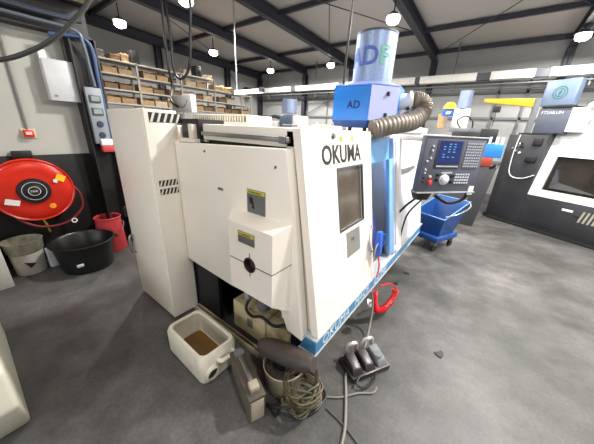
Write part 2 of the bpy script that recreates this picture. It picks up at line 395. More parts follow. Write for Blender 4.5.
# end cover (large cream panel)
ec = MB().prism([(-1.955, 1.03, .565), (-1.36, 1.03, .545), (-.86, 1.03, .575), (-.80, 1.03, .45), (-.68, 1.03, .43), (-.845, 1.03, 1.585), (-.86, 1.03, 1.60), (-1.955, 1.03, 1.565)], (0, .075, 0), .006, 2).build('end_cover', cream, L)
def plate(x0, x1, z0, z1, y, par, sl_=0.):
    p = MB().box(x0, x1, y - .004, y, z0, z1, .001).build('warning_plate', mat('grey_plate', (104, 106, 108), .4, metal=.2), par)
    p['label'] = 'grey warning plate with yellow heading'
    hd = MB().box(x0 + .004, x1 - .004, y - .0055, y - .003, z1 - .026, z1 - .003).build('heading_band', mat('olive_yellow', (200, 190, 66), .5), p)
    text('heading_text', 'WARNING' , .019, (x0 + .012, y - .006, z1 - .022), (1, 0, 0), (0, 0, 1), black, p, .0005, sx=(x1 - x0) / .125)
    return p
p1 = plate(-1.15, -.995, 1.195, 1.345, 1.03, ec)
MB().prism([(-1.125, 1.0255, 1.26), (-1.10, 1.0255, 1.25), (-1.11, 1.0255, 1.23), (-1.085, 1.0255, 1.225), (-1.10, 1.0255, 1.29), (-1.125, 1.0255, 1.30)], (0, -.0015, 0)).build('pictogram', black, p1)
MB().box(-1.445, -1.39, 1.026, 1.03, 1.287, 1.303).build('nameplate', steel, ec)
for x, z in ((-1.57, 1.53), (-.92, 1.50), (-.84, 1.05), (-.83, .93), (-.80, .80)):
    MB().lathe((x, 1.031, z), [(0, -.006), (.007, -.005), (.009, 0)], 10, (0, 1, 0)).build('screw', dgrey, ec)
# spindle cover box with hole
sc_ = MB()
n = 28
def ring_rect(cx_, cz_, r, x0, x1, z0, z1, y0, y1):
    b = MB()
    vs = []; pts = []
    for i in range(n):
        t = 2 * PI * i / n; c, s_ = math.cos(t), math.sin(t)
        vs.append((cx_ + r * c, cz_ + r * s_))
        k = 1e9
        if c > 1e-6: k = min(k, (x1 - cx_) / c)
        if c < -1e-6: k = min(k, (x0 - cx_) / c)
        if s_ > 1e-6: k = min(k, (z1 - cz_) / s_)
        if s_ < -1e-6: k = min(k, (z0 - cz_) / s_)
        pts.append((cx_ + k * c, cz_ + k * s_))
    return vs, pts
bx0, bx1, bz0, bz1 = -1.185, -.82, .70, 1.165
hx, hz, hr = -1.0, .92, .048
vs, pts = ring_rect(hx, hz, hr, bx0, bx1, bz0, bz1, .9, 1.03)
b = bmesh.new()
A = [b.verts.new((p[0], .90, p[1])) for p in vs]; Bv = [b.verts.new((p[0], .90, p[1])) for p in pts]; Cc = [b.verts.new((p[0], .95, p[1])) for p in vs]
for i in range(n):
    j = (i + 1) % n
    b.faces.new([A[i], A[j], Bv[j], Bv[i]]); b.faces.new([A[i], Cc[i], Cc[j], A[j]])
# corner fills
cs = [(bx0, bz0), (bx1, bz0), (bx1, bz1), (bx0, bz1)]
for cxx, czz in cs:
    best = None
    for i in range(n):
        j = (i + 1) % n; a_, c_ = pts[i], pts[j]
        if (abs(a_[0] - cxx) < 1e-4 and abs(c_[1] - czz) < 1e-4) or (abs(a_[1] - czz) < 1e-4 and abs(c_[0] - cxx) < 1e-4):
            if (V(a_) - V((cxx, czz))).length > 1e-5 and (V(c_) - V((cxx, czz))).length > 1e-5:
                vv = b.verts.new((cxx, .90, czz)); b.faces.new([Bv[i], Bv[j], vv])
bmesh.ops.recalc_face_normals(b, faces=b.faces)
me = bpy.data.meshes.new('t'); b.to_mesh(me); b.free(); sc_.bm.from_mesh(me)
# sides: top, bottom, left, right (flaring to the cover)
def quad(mb, *p): mb._add([V(q) for q in p], [(0, 1, 2, 3)])
tx0, tx1, tz0, tz1 = -1.30, -.745, .60, 1.205
quad(sc_, (bx0, .90, bz1), (bx1, .90, bz1), (bx1 + .035, 1.03, bz1 + .035), (tx0, 1.03, bz1 + .02))
quad(sc_, (bx1, .90, bz1), (bx1, .90, bz0), (bx1 + .035, 1.03, bz0 - .09), (bx1 + .035, 1.03, bz1 + .035))
quad(sc_, (bx0, .90, bz0), (bx1, .90, bz0), (bx1 + .035, 1.03, bz0 - .09), (tx0, 1.03, bz0 - .1))
quad(sc_, (bx0, .90, bz1), (bx0, .90, bz0), (tx0, 1.03, bz0 - .1), (tx0, 1.03, bz1 + .02))
sp = sc_.build('spindle_cover', cream, L)
MB().lathe((hx, .949, hz), [(0, 0), (hr - .001, 0), (hr + .001, -.055), (hr - .007, -.057), (hr - .012, -.02), (.02, -.015), (.018, -.03), (0, -.03)], 24, (0, 1, 0)).build('spindle_bore', mat('bore_grey', (66, 58, 54), .4, metal=.5), sp)
MB().box(bx0 + .002, hx - hr, .8985, .90, hz - .003, hz + .003).box(hx + hr, bx1, .8985, .90, hz - .003, hz + .003).box(hx - .003, hx + .003, .8985, .90, hz + hr, hz + hr + .03).box(hx - .003, hx + .003, .8985, .90, hz - hr - .03, hz - hr).build('seam', dgrey, sp)
quad_m = MB(); quad_m._add([V((bx1 + .001, .90, hz + .003)), V((bx1 + .001, .90, hz - .003)), V((bx1 + .036, 1.03, hz + .027)), V((bx1 + .036, 1.03, hz + .033))], [(0, 1, 2, 3)])
quad_m.build('side_seam', dgrey, sp)
plate(-1.095, -.955, 1.05, 1.125, .90, sp)
# OKUMA door panel on the slant
def sp_(y, z, off=0.): return V((SX(z) + off * .985, y, z + off * .17))
def slab(y0, y1, z0, z1, t0, t1, bev=.0):
    return [sp_(y0, z0, t0), sp_(y1, z0, t0), sp_(y1, z1, t0), sp_(y0, z1, t0)], [sp_(y0, z0, t1), sp_(y1, z0, t1), sp_(y1, z1, t1), sp_(y0, z1, t1)]
def slabmb(mb, *a, bev=0.): return mb.hexa(*slab(*a), bev=bev)
dr = MB()
wy0, wy1, wz0, wz1 = 1.45, 1.84, 1.055, 1.468
for a in ((1.09, wy0, .46, 1.705), (wy1, 2.02, .46, 1.705), (wy0, wy1, .46, wz0), (wy0, wy1, wz1, 1.705)): slabmb(dr, a[0], a[1], a[2], a[3], -.05, 0.)
bmesh.ops.remove_doubles(dr.bm, verts=dr.bm.verts, dist=1e-5)
door = dr.build('front_door', cream, L)
slabmb(MB(), wy0, wy1, wz0, wz1, -.03, -.02).build('window_pane', glassd, door)
fr = MB()
for a in ((wy0 - .008, wy0 + .004, wz0 - .008, wz1 + .008), (wy1 - .004, wy1 + .008, wz0 - .008, wz1 + .008), (wy0, wy1, wz0 - .008, wz0 + .004), (wy0, wy1, wz1 - .004, wz1 + .008)): slabmb(fr, *a, -.01, .003)
fr.build('window_seal', dgrey, door)
slabmb(MB(), 1.535, 1.75, .835, 1.02, 0, .004).build('grey_plate', mat('plate_silver', (150, 148, 142), .4, metal=.3), door)
text('plate_text', 'M', .06, sp_(1.60, .93, .005), (0, 1, 0), V((-.1745, 0, 1)), dgrey, door, .0005)
up = (sp_(1, 1.6) - sp_(1, 1.0)).normalized()
text('logo_lettering', 'OKUMA', .158, sp_(1.272, 1.508, .001), (0, 1, 0), up, mat('logo_black', (30, 30, 30), .5), door, .0015, sx=.94, bold=.003)
for y, z in ((1.52, 1.665), (1.68, 1.667)):
    st = MB().lathe(sp_(y, z - .012, .001), [(0, .002), (.02, .002), (.021, 0)], 20, (.985, 0, .17)).build('sticker', mat('pale_yellow_sticker', (232, 224, 120), .5), door)
    MB().lathe(sp_(y, z - .012, .0035), [(.008, 0), (.012, 0), (.012, .001), (.008, .001)], 14, (.985, 0, .17)).build('sticker_mark', mat('olive', (140, 130, 40), .5), st)
MB().lathe(sp_(1.42, 1.668, 0), [(0, .014), (.012, .014), (.016, .004), (.02, 0)], 14, (.985, 0, .17)).build('key_switch', steel, door)
MB().tube([sp_(2.0, .95, .004), sp_(1.97, .93, .02), sp_(1.965, .8, .02), sp_(1.985, .74, .02), sp_(2.0, .72, .004)], .006, 6).build('grab_handle', steel, door)
# blue kick strip along the front with lettering, ledge above it
ks = MB().box(-.72, -.60, 1.08, 3.95, .325, .45, .004).build('kick_strip', bluestrip, L)
MB().box(-.74, -.585, 1.06, 3.95, .448, .462, .003).build('strip_ledge', mat('pale_grey_trim', (168, 172, 176), .4), ks)
MB().box(-.73, -.592, 1.06, 3.95, .317, .326, .002).build('strip_edge', mat('pale_grey_trim', (168, 172, 176), .4), ks)
for wd, y in (('OKUMA', 1.16), ('MACE', 1.66), ('LATHE', 2.08)): text('strip_lettering', wd, .112, (-.5985, y, .345), (0, 1, 0), (0, 0, 1), mat('strip_white', (214, 230, 238), .5), ks, .0008, sx=1.0)
MB().box(-.86, -.64, 1.16, 1.18, .02, .33).box(-.95, -.90, 1.46, 3.9, .1, .4).build('underside_panel', dark, L)
# front structure beyond the door: opening, posts, fixed front
MB().box(-1.10, -1.06, 2.02, 2.72, 1.48, 1.66).build('chamber_upper_wall', mat('chamber_lit_blue', (110, 170, 226), .4), L); MB().box(-1.10, -1.06, 2.02, 2.72, .50, 1.48).build('chamber_rear_wall', mat('navy_shadow', (20, 24, 44), .5), L)  # one wall: blue lamp light above and shade below put into the colours
MB().box(-1.06, -.84, 2.0, 2.75, 1.62, 1.66).build('chamber_roof', lav, L); MB().box(-1.06, -.7, 2.0, 2.75, .46, .50).build('chamber_floor', dgrey, L)
slabmb(MB(), 2.02, 2.60, 1.46, 1.66, -.08, -.04).build('opening_header', mat('chamber_lit_blue', (110, 170, 226), .4), L)
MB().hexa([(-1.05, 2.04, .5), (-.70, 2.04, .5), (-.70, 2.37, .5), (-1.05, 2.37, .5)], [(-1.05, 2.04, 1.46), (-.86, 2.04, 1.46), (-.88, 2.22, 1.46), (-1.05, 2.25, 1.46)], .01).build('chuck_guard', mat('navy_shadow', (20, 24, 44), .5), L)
MB().lathe((-1.0, 2.36, 1.0), [(0, .12), (.05, .12), (.05, .10), (.13, .10), (.14, .08), (.14, 0)], 28, (.3, 1, 0)).build('chuck', steel, L)
sd = slabmb(MB(), 2.49, 2.60, .50, 1.47, -.035, -.005, bev=.004).build('sliding_door', mat('door_blue', (120, 176, 226), .35), L)
slabmb(MB(), 2.60, 2.66, .47, 1.66, -.10, .0, bev=.004).build('door_post', mat('post_lavender', (186, 196, 232), .35), L)
slabmb(MB(), 2.66, 2.84, .47, 1.66, -.12, .012, bev=.006).build('bright_post', white, L)
fx = slabmb(MB(), 2.84, 3.95, .47, 1.66, -.12, -.02, bev=.004).build('fixed_front', mat('white_front', (226, 226, 230), .4), L)
MB().hexa([sp_(2.84, .47, -.12), sp_(3.95, .47, -.12), (-1.15, 3.95, .47), (-1.15, 2.84, .47)], [sp_(2.84, 1.655, -.12), sp_(3.95, 1.655, -.12), (-1.15, 3.95, 1.655), (-1.15, 2.84, 1.655)]).build('tailstock_housing', white, L)
MB().box(-1.25, -.83, 2.0, 3.95, 1.66, 1.685, .004).box(-1.25, -.885, 1.33, 2.0, 1.66, 1.695, .004).build('top_rail', cream_in, L)
slabmb(MB(), 2.95, 3.4, 1.30, 1.34, -.02, 0.01).build('front_latch', steel, fx)
# loose fittings along the top edge
for i, (x, y, sx_, sy_, sz_) in enumerate(((-1.30, 1.7, .12, .1, .02), (-1.12, 1.75, .10, .2, .03), (-1.55, 1.8, .12, .1, .03))):
    MB().box(x, x + sx_, y, y + sy_, 1.64, 1.705 + sz_, .01).build('top_fitting', (white, cream_in, grey)[i], L)
# recess under the end cover
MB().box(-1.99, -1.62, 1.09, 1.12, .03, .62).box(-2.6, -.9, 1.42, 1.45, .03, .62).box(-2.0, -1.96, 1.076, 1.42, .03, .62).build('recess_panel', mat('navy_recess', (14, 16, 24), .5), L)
MB().box(-1.97, -.95, 1.03, 1.05, .0, .045, .003).box(-1.97, -.95, 1.075, 1.09, .0, .035, .003).build('drip_tray_edge', mat('old_cream', (176, 166, 140), .5, dirt=(90, 70, 40), dirtamt=.6), L)
tank = MB().box(-1.48, -1.10, 1.13, 1.42, .03, .30, .008).box(-1.10, -.86, 1.15, 1.42, .03, .27, .008).build('coolant_tank', mat('stained_cream', (204, 190, 150), .5, scale=14, dirt=(96, 72, 36), dirtamt=.9), L)
MB().box(-1.30, -1.24, 1.125, 1.132, .12, .2).build('tank_plate', grey, tank)
MB().cyl((-1.2, 1.22, .3), (-1.2, 1.22, .47), .05, n=16).cyl((-1.2, 1.22, .47), (-1.2, 1.22, .5), .03, n=16).build('coolant_pump', grey, L)
MB().box(-1.32, -1.27, 1.12, 1.2, .40, .54, .004).build('switch_box', mat('pale_grey_trim', (168, 172, 176), .4), L)
MB().tube([(-1.29, 1.16, .40), (-1.28, 1.1, .33), (-1.2, 1.09, .30), (-1.1, 1.1, .34), (-1.0, 1.12, .30), (-.9, 1.14, .36)], .012, 8).build('recess_hose', cablem, L)
MB().box(-.80, -.79, 1.035, 1.10, .47, .49).box(-.80, -.79, 1.035, 1.10, .52, .54).build('end_slots', dark, L)
# added rounded grey form below the corner, standing in for a blurred smudge
ch = MB().tube([(-.99, .99, .235), (-.93, .98, .26), (-.78, .975, .31), (-.62, .97, .36), (-.545, .975, .385)], .07, 20, radii=lambda t: .042 + .028 * math.sin(PI * min(1, max(0, t))) )
ch.build('smudge_form', mat('smooth_dark_grey', (74, 66, 62), .45), L)['label'] = 'smooth dark grey rounded form added in place of a smudge'
# control pendant
Pd = V((.6397, .7686, 0)); Pn = V((.7686, -.6397, 0)); Pu = V((0, 0, 1)); P0 = V((-.515, 2.665, 1.165))
PW, PH = .69, .525
def pp(u, v, n_=0.): return P0 + Pd * u + Pu * v + Pn * n_
def pslab(mb, u0, u1, v0, v1, n0, n1, bev=0.): return mb.hexa([pp(u0, v0, n0), pp(u1, v0, n0), pp(u1, v1, n0), pp(u0, v1, n0)], [pp(u0, v0, n1), pp(u1, v0, n1), pp(u1, v1, n1), pp(u0, v1, n1)], bev)
pend = pslab(MB(), 0, PW, 0, PH, -.07, 0, .006).build('control_pendant', mat('slate_grey_panel', (84, 86, 98), .45), L)
pslab(MB(), -.005, PW + .005, PH, PH + .012, -.075, .008, .003).build('top_lip', mat('pale_grey_trim', (168, 172, 176), .4), pend)
pslab(MB(), .13, .43, .235, .50, 0, .004, .001).build('screen_bezel', mat('bezel_dark', (58, 60, 70), .4), pend)
scr = pslab(MB(), .155, .405, .285, .49, .003, .006).build('screen', mat('screen_navy', (24, 38, 84), .2, emit=(30, 50, 120), es=.35), pend)
dl = MB()
for i in range(6):
    for j in range(3):
        if random.random() < .8: pslab(dl, .20 + j * .055, .20 + j * .055 + .02 + random.random() * .025, .46 - i * .024, .467 - i * .024, .006, .0065)
dl.build('screen_readout', mat('readout_cyan', (90, 150, 190), .4, emit=(90, 160, 210), es=.5), scr)
def keys(nm, m, u0, v0, nu, nv, du, dv, s_, h=.006):
    mb = MB()
    for i in range(nu):
        for j in range(nv): pslab(mb, u0 + i * du, u0 + i * du + s_, v0 + j * dv, v0 + j * dv + s_ * .8, 0, h)
    return mb.build(nm, m, pend)
pslab(MB(), .455, .655, .235, .505, 0, .003).build('keypad_panel', mat('keypad_grey', (100, 102, 112), .4), pend)
keys('function_keys', mat('key_pale', (190, 192, 200), .5), .16, .248, 11, 1, .0235, .02, .017)
keys('alphanumeric_keys', mat('key_grey', (150, 152, 162), .5), .465, .25, 7, 9, .027, .027, .02, .008)
keys('machine_keys', mat('key_pale', (190, 192, 200), .5), .41, .085, 6, 4, .03, .028, .019, .008)
keys('mode_keys', mat('key_pale', (190, 192, 200), .5), .24, .185, 5, 1, .026, .02, .018, .008)
for v in (.10, .14, .19, .22, .30, .33, .40, .44):
    MB().lathe(pp(.06 + (.02 if v > .3 else -.012), v, 0), [(0, .014), (.009, .013), (.011, 0)], 12, Pn).build('pilot_button', mat('key_pale', (190, 192, 200), .5) if v > .15 else dark, pend)
MB().lathe(pp(.29, .125, 0), [(0, .03), (.03, .03), (.042, .022), (.046, .004), (.055, 0)], 28, Pn).build('hand_wheel', mat('wheel_pale', (206, 208, 214), .35), pend)
for u, v in ((.2, .12), (.2, .17), (.375, .1), (.375, .16)): MB().lathe(pp(u, v, 0), [(0, .02), (.012, .019), (.016, 0)], 14, Pn).build('rotary_knob', dark, pend)
MB().lathe(pp(.115, .10, 0), [(0, .035), (.02, .032), (.024, .024), (.014, .018), (.014, 0)], 18, Pn).build('emergency_stop', mat('estop_red', (220, 60, 50), .4), pend)
MB().lathe(pp(.115, .155, 0), [(0, .015), (.012, .014), (.013, 0)], 14, Pn).build('start_button', mat('button_pinkish', (220, 190, 186), .4), pend)
pslab(MB(), .62, .68, -.035, .055, 0, .006).build('paper_tag', white, pend)
pslab(MB(), .0, .70, -.012, .0, -.07, .012).build('lower_lip', mat('pale_grey_trim', (168, 172, 176), .4), pend)
MB().box(-.95, -.42, 2.78, 2.90, 1.64, 1.69, .006).build('pendant_arm', cream_in, L)
MB().tube([pp(.1, 0, -.07), pp(.08, -.08, -.08), pp(.02, -.2, -.15), pp(-.02, -.35, -.2), V((-.66, 2.72, .47))], .012, 8).tube([pp(.16, 0, -.07), pp(.15, -.1, -.08), pp(.06, -.3, -.14), V((-.64, 2.95, .47))], .009, 8).build('pendant_cable', cablem, L)
MB().hexa([pp(.05, -.09, -.02), pp(.17, -.09, -.02), pp(.17, -.09, -.1), pp(.05, -.09, -.1)], [pp(.02, 0, 0), pp(.2, 0, 0), pp(.2, 0, -.12), pp(.02, 0, -.12)], .006).build('cable_gland_box', dark, L)
MB().tube([pp(.66, .02, -.07), pp(.70, -.04, -.08), pp(.69, -.13, -.12), pp(.6, -.18, -.2), pp(.45, -.1, -.25)], .02, 8).build('pendant_conduit', dark, L)
# signal / white rag at the foot of the opening
tag(MB().tube([(-.66, 2.60, .50), (-.64, 2.72, .52), (-.63, 2.86, .50)], .05, 10, radii=lambda t: .02 + .04 * math.sin(PI * min(1, t + .1))).build('cleaning_rag', white), 'crumpled white rag lying on the ledge at the foot of the bright post', 'rag')
# blue-ish work light inside the chamber
wl = bpy.data.lights.new('work_light', 'POINT'); wl.energy = 3; wl.color = (.55, .75, 1); wl.shadow_soft_size = .05
wo = bpy.data.objects.new('work_light', wl); COL.objects.link(wo); wo.location = (-.93, 2.35, 1.55)
tag(MB().tube([(-.93, 2.12, 1.60), (-.93, 2.5, 1.60)], .015, 8).build('work_lamp', mat('tube_glow', (220, 235, 255), .3, emit=(200, 225, 255), es=6)), 'short glowing tube lamp under the roof of the lathe opening', 'lamp')
# blue overalls hanging in the opening
tag(MB().hexa([(-.80, 2.12, .62), (-.70, 2.16, .62), (-.70, 2.38, .62), (-.80, 2.4, .62)], [(-.86, 2.16, 1.02), (-.80, 2.18, 1.04), (-.80, 2.34, 1.0), (-.86, 2.36, 1.0)], .03, 3).build('shop_cloth', mat('blue_cloth', (30, 44, 120), .8, var=.3, scale=10)), 'dark blue cloth bundle hanging inside the lathe opening', 'cloth')

# ------------------------------------------------------------------ ADF mist collector
cx_, cy_ = -1.06, 2.36
mc = thing('mist_collector', (cx_, cy_, 1.72), 'azure and lavender mist collector with tall pale ADF drum on top of the lathe', 'collector')
poly = [(-1.24, 2.14), (-.90, 2.14), (-.74, 2.34), (-.78, 2.62), (-1.12, 2.64), (-1.26, 2.5)]
def ring(p, z, s_=1.): return [(cx_ + (x - cx_) * s_, cy_ + (y - cy_) * s_, z) for x, y in p]
zb, zt = 1.79, 2.06
body = MB().hexa(ring(poly, zb), ring(poly, zt), .008).build('housing', blue, mc)
MB().hexa(ring(poly, 1.735, .86), ring(poly, zb + .001, .99)).build('base_skirt', mat('deep_blue', (24, 70, 140), .45), mc)
rf = MB(); rf.hexa([(-.897, 2.135, zb + .004), (-.893, 2.131, zb + .004), (-.733, 2.333, zb + .004), (-.737, 2.337, zb + .004)], [(-.897, 2.135, zt - .004), (-.893, 2.131, zt - .004), (-.733, 2.333, zt - .004), (-.737, 2.337, zt - .004)])
rf.build('side_panel', lav, mc)['label'] = 'pale lavender side panel'
MB().hexa(ring(poly, zt), ring(poly, zt + .012), .003).build('lid', mat('lid_blue', (120, 150, 230), .4), mc)
text('badge_lettering', 'AD', .085, (-1.10, 2.137, 1.885), (1, 0, 0), (.0, 0, 1), mat('navy_ink', (18, 30, 90), .4), mc, .001, bold=.001)
MB().lathe((-1.0, 2.36, 2.06), [(.19, 0), (.2, .01), (.2, .03), (.175, .035)], 32).build('drum_collar', lav, mc)
drm = mat('filter_mesh', (150, 170, 206), .35, metal=.35, var=.12, scale=60)
dm = MB().lathe((-1.0, 2.36, 2.085), [(.165, 0), (.165, .01), (.165, .36), (.16, .365), (0, .365)], 36).build('filter_drum', drm, mc)
MB().lathe((-1.0, 2.36, 2.445), [(.168, 0), (.168, .015), (.162, .016), (.162, 0)], 36, closed=True).build('drum_rim', dgrey, mc)
# curved lettering wrapped on the drum
def wrap_text(s, size, c, r, z, a0, m, par, nm):
    o = text(nm, s, size, (0, 0, 0), (1, 0, 0), (0, 1, 0), m, None, .001, bold=.004)
    bm = bmesh.new(); bm.from_mesh(o.data)
    for _ in range(2): bmesh.ops.subdivide_edges(bm, edges=[e for e in bm.edges if e.calc_length() > .02], cuts=1)
    for v in bm.verts:
        a = a0 + v.co.x / r; rr = r + v.co.z
        v.co = V((c[0] + rr * math.sin(a), c[1] - rr * math.cos(a), z + v.co.y))
    bm.to_mesh(o.data); bm.free(); o.data.transform(wm(par).inverted()); o.parent = par; return o
wrap_text('AD', .185, (-1.0, 2.36), .167, 2.215, -.98, mat('faded_blue_print', (80, 104, 178), .5), dm, 'drum_lettering')
wrap_text('F', .185, (-1.0, 2.36), .167, 2.215, .60, mat('faded_green_print', (112, 178, 160), .5), dm, 'drum_lettering')
for x, y, z in ((-.80, 2.255, 2.0), (-.80, 2.255, 1.84)): MB().box(x - .015, x + .015, y - .015, y + .01, z - .015, z + .015, .003).build('latch', dark, mc)
MB().cyl((-.80, 2.5, 1.96), (-.67, 2.54, 1.97), .07, n=24).lathe((-.70, 2.53, 1.968), [(.07, 0), (.085, .0), (.085, .02), (.07, .02)], 24, (.95, .3, .08)).build('inlet_collar', white, mc)
for a in range(5): MB().cyl((-.70, 2.36 + .06 * a, 1.80 + .05 * (a % 3)), (-.66, 2.37 + .06 * a, 1.83 + .05 * (a % 3)), .016, n=8).build('clamp_fitting', (white, steel, dark)[a % 3], mc)
for x in (-1.22, -1.08, -.94): MB().cyl((x, 2.2, 1.70), (x, 2.2, 1.745), .018, n=10).build('foot', dark, mc)
# flexible duct
def flex(pts, r, nm, m, lab, cat):
    rib = lambda t: r * (1 + .05 * math.sin(t * 2 * PI * 34))
    mb = MB().tube(pts, r, 20, sub=26, radii=rib); return tag(mb.build(nm, m), lab, cat)
flex([(-.67, 2.54, 1.97), (-.62, 2.57, 1.97), (-.585, 2.58, 1.93), (-.59, 2.54, 1.86), (-.62, 2.42, 1.80), (-.72, 2.26, 1.765), (-.84, 2.12, 1.72)], .074, 'flexible_duct', mat('duct_grey_brown', (132, 124, 112), .45, metal=.2, var=.25, scale=12), 'ribbed grey flexible duct curving from the mist collector down to the lathe roof', 'duct')

# ------------------------------------------------------------------ chip cart
cart = thing('chip_cart', (-.48, 4.42, 0), 'blue wheeled chip cart with tilted tub behind the control panel', 'cart', rz=math.radians(-22)); cart.scale = (.95, .95, .95)
R_ = wm(cart)
def cmb(): return MB()
def build_local(mb, nm, m, par): mb.bm.transform(R_); return mb.build(nm, m, par)
cblue = mat('cart_blue', (26, 70, 134), .4, var=.1, dirt=(60, 70, 90), dirtamt=.4)
tb = MB()
bot = [(-.22, -.20, .26), (.22, -.20, .26), (.22, .22, .26), (-.22, .22, .26)]; top = [(-.27, -.24, .56), (.27, -.24, .56), (.27, .42, .78), (-.27, .42, .78)]
for i in range(4):
    j = (i + 1) % 4
    a, b_, c_, d = V(bot[i]), V(bot[j]), V(top[j]), V(top[i])
    nrm = (b_ - a).cross(d - a).normalized() * .012
    tb.hexa([a, b_, c_, d], [a - nrm, b_ - nrm, c_ - nrm, d - nrm])
tb.box(-.22, .22, -.2, .22, .25, .265)
build_local(tb, 'tub', cblue, cart)
build_local(MB().tube([V(top[0]), V(top[1]), V(top[2]), V(top[3])], .012, 8, closed=True, sub=1), 'rim', mat('rim_pale_blue', (90, 140, 200), .4), cart)
build_local(MB().box(-.26, .26, -.30, .30, .17, .25, .008), 'chassis', cblue, cart)
build_local(MB().tube([(.26, -.2, .60), (.36, -.14, .66), (.40, .05, .72), (.36, .25, .76), (.27, .38, .78)], .011, 8), 'push_handle', alu, cart)
for x, y in ((-.2, -.24), (.2, -.24), (-.2, .24), (.2, .24)):
    c_ = MB().box(x - .03, x + .03, y - .03, y + .03, .10, .17)
    c_ = build_local(c_, 'caster', steel, cart)
    wq = MB().cyl((x - .018, y, .056), (x + .018, y, .056), .055, n=20); build_local(wq, 'wheel', dark, c_)

# ------------------------------------------------------------------ red coiled air hose and blue spray gun
pts = []
cc = V((-.53, 2.36, .30))
N = 26
loop = [V((-.565, 2.02, .48)), V((-.555, 2.0, .34)), V((-.54, 2.0, .22)), V((-.52, 2.05, .12)), V((-.48, 2.16, .09)), V((-.45, 2.29, .14)), V((-.45, 2.33, .24)), V((-.49, 2.25, .32)), V((-.54, 2.10, .35))]
mb = MB().tube([V((-.585, 2.0, .72)), V((-.56, 2.01, .6)), loop[0]], .007, 6)
# helix around loop section
def cr(P, t):
    m = len(P) - 1; i = min(int(t * m), m - 1); f = t * m - i
    a, b_, c_, d = P[max(i - 1, 0)], P[i], P[i + 1], P[min(i + 2, m)]
    return .5 * ((2 * b_) + (c_ - a) * f + (2 * a - 5 * b_ + 4 * c_ - d) * f * f + (3 * b_ - a - 3 * c_ + d) * f ** 3)
hel = []; turns = 30
for k in range(turns * 8 + 1):
    t = .12 + .62 * k / (turns * 8); p = cr(loop, t); tg = (cr(loop, min(1, t + .01)) - cr(loop, t - .01)).normalized()
    u = V((1, 0, 0)) - tg * tg.x; u.normalize(); w_ = tg.cross(u); a = 2 * PI * k / 8
    hel.append(p + (u * math.cos(a) + w_ * math.sin(a)) * .028)
mb.tube(hel, .006, 5, sub=1)
mb.tube([cr(loop, .74 + .26 * i / 8) for i in range(9)], .008, 6, sub=2)
tag(mb.build('coiled_air_hose', mat('red_hose', (222, 24, 34), .35)), 'bright red coiled air hose hanging in a loop from the lathe front', 'hose')
gun = thing('air_gun', (-.58, 2.0, .7), 'small blue air gun hanging at the lower right corner of the lathe door', 'air gun')
bl2 = mat('gun_blue', (40, 100, 210), .4)
MB().hexa([(-.60, 1.93, .80), (-.56, 1.93, .80), (-.56, 2.02, .80), (-.60, 2.02, .80)], [(-.61, 1.94, .93), (-.57, 1.94, .93), (-.57, 2.0, .93), (-.61, 2.0, .93)], .008).build('body', bl2, gun)
MB().hexa([(-.59, 1.97, .70), (-.56, 1.97, .70), (-.56, 2.02, .70), (-.59, 2.02, .70)], [(-.59, 1.95, .81), (-.56, 1.95, .81), (-.56, 2.01, .81), (-.59, 2.01, .81)], .006).build('grip', bl2, gun)
MB().tube([(-.575, 1.93, .84), (-.57, 1.87, .82), (-.565, 1.86, .72)], .006, 6).build('nozzle', alu, gun)
MB().tube([(-.575, 2.0, .9), (-.565, 2.05, .88), (-.565, 2.05, .78)], .007, 6).build('trigger', bl2, gun)

# ------------------------------------------------------------------ things on the floor in front
# cut-open jerrycan lying on its side
jr = thing('jerrycan', (-1.42, .79, 0), 'white plastic jerrycan lying cut open with brown oil in it', 'canister', rz=math.radians(0))
A0 = V((-1.66, .56, 0)); 
can = mat('milky_plastic', (226, 220, 204), .4, var=.06, dirt=(150, 130, 96), dirtamt=.45)
jd = V((.83, .30, 0)).normalized(); jw = V((-.34, .94, 0)).normalized()
jd = V((.985, -.17, 0)).normalized(); jw = V((.17, .985, 0))
O = V((-1.43, .775, 0))
jd = V((1, -.02, 0)).normalized(); jw = V((-jd.y, jd.x, 0))
def jp(u, v, z): return O + jd * u + jw * v + V((0, 0, z))
def rrect(hu, hv, r, z, k=5):
    out = []
    for sx_, sy_, a0 in ((1, 1, 0), (-1, 1, 90), (-1, -1, 180), (1, -1, 270)):
        for i in range(k + 1):
            a = math.radians(a0 + 90 * i / k); out.append(jp(sx_ * (hu - r) + r * math.cos(a), sy_ * (hv - r) + r * math.sin(a), z))
    return out
def shell(rings, nm, m, par, cap0=True, cap1=False):
    b = bmesh.new(); R = [[b.verts.new(p) for p in r] for r in rings]; k = len(R[0])
    for A, B in zip(R, R[1:]):
        for i in range(k):
            f = b.faces.new([A[i], A[(i + 1) % k], B[(i + 1) % k], B[i]]); f.smooth = True
    if cap0: b.faces.new(R[0][::-1])
    if cap1: b.faces.new(R[-1])
    bmesh.ops.recalc_face_normals(b, faces=b.faces)
    mb = MB(); me = bpy.data.meshes.new('t'); b.to_mesh(me); b.free(); mb.bm.from_mesh(me); return mb.build(nm, m, par)
HU, HV, HH = .25, .15, .235
rings = [rrect(HU - .03, HV - .03, .03, .002), rrect(HU - .008, HV - .008, .05, .012), rrect(HU, HV, .055, .04), rrect(HU, HV, .055, HH - .03), rrect(HU - .012, HV - .012, .05, HH), rrect(HU - .03, HV - .03, .045, HH + .002), rrect(HU - .035, HV - .035, .045, HH - .008), rrect(HU - .018, HV - .018, .05, HH - .04), rrect(HU - .02, HV - .02, .045, .03), rrect(HU - .05, HV - .05, .03, .015)]
shell(rings, 'body', can, jr, True, True)
MB().prism(rrect(HU - .055, HV - .05, .03, .016), (0, 0, .05)).build('oil', mat('brown_oil', (112, 78, 28), .15, var=.15), jr)
cp = jp(HU, -.08, .095)
MB().lathe(cp, [(.052, -.005), (.052, .02), (.042, .025), (.042, .004), (0, .002)], 24, jd).build('neck', can, jr)
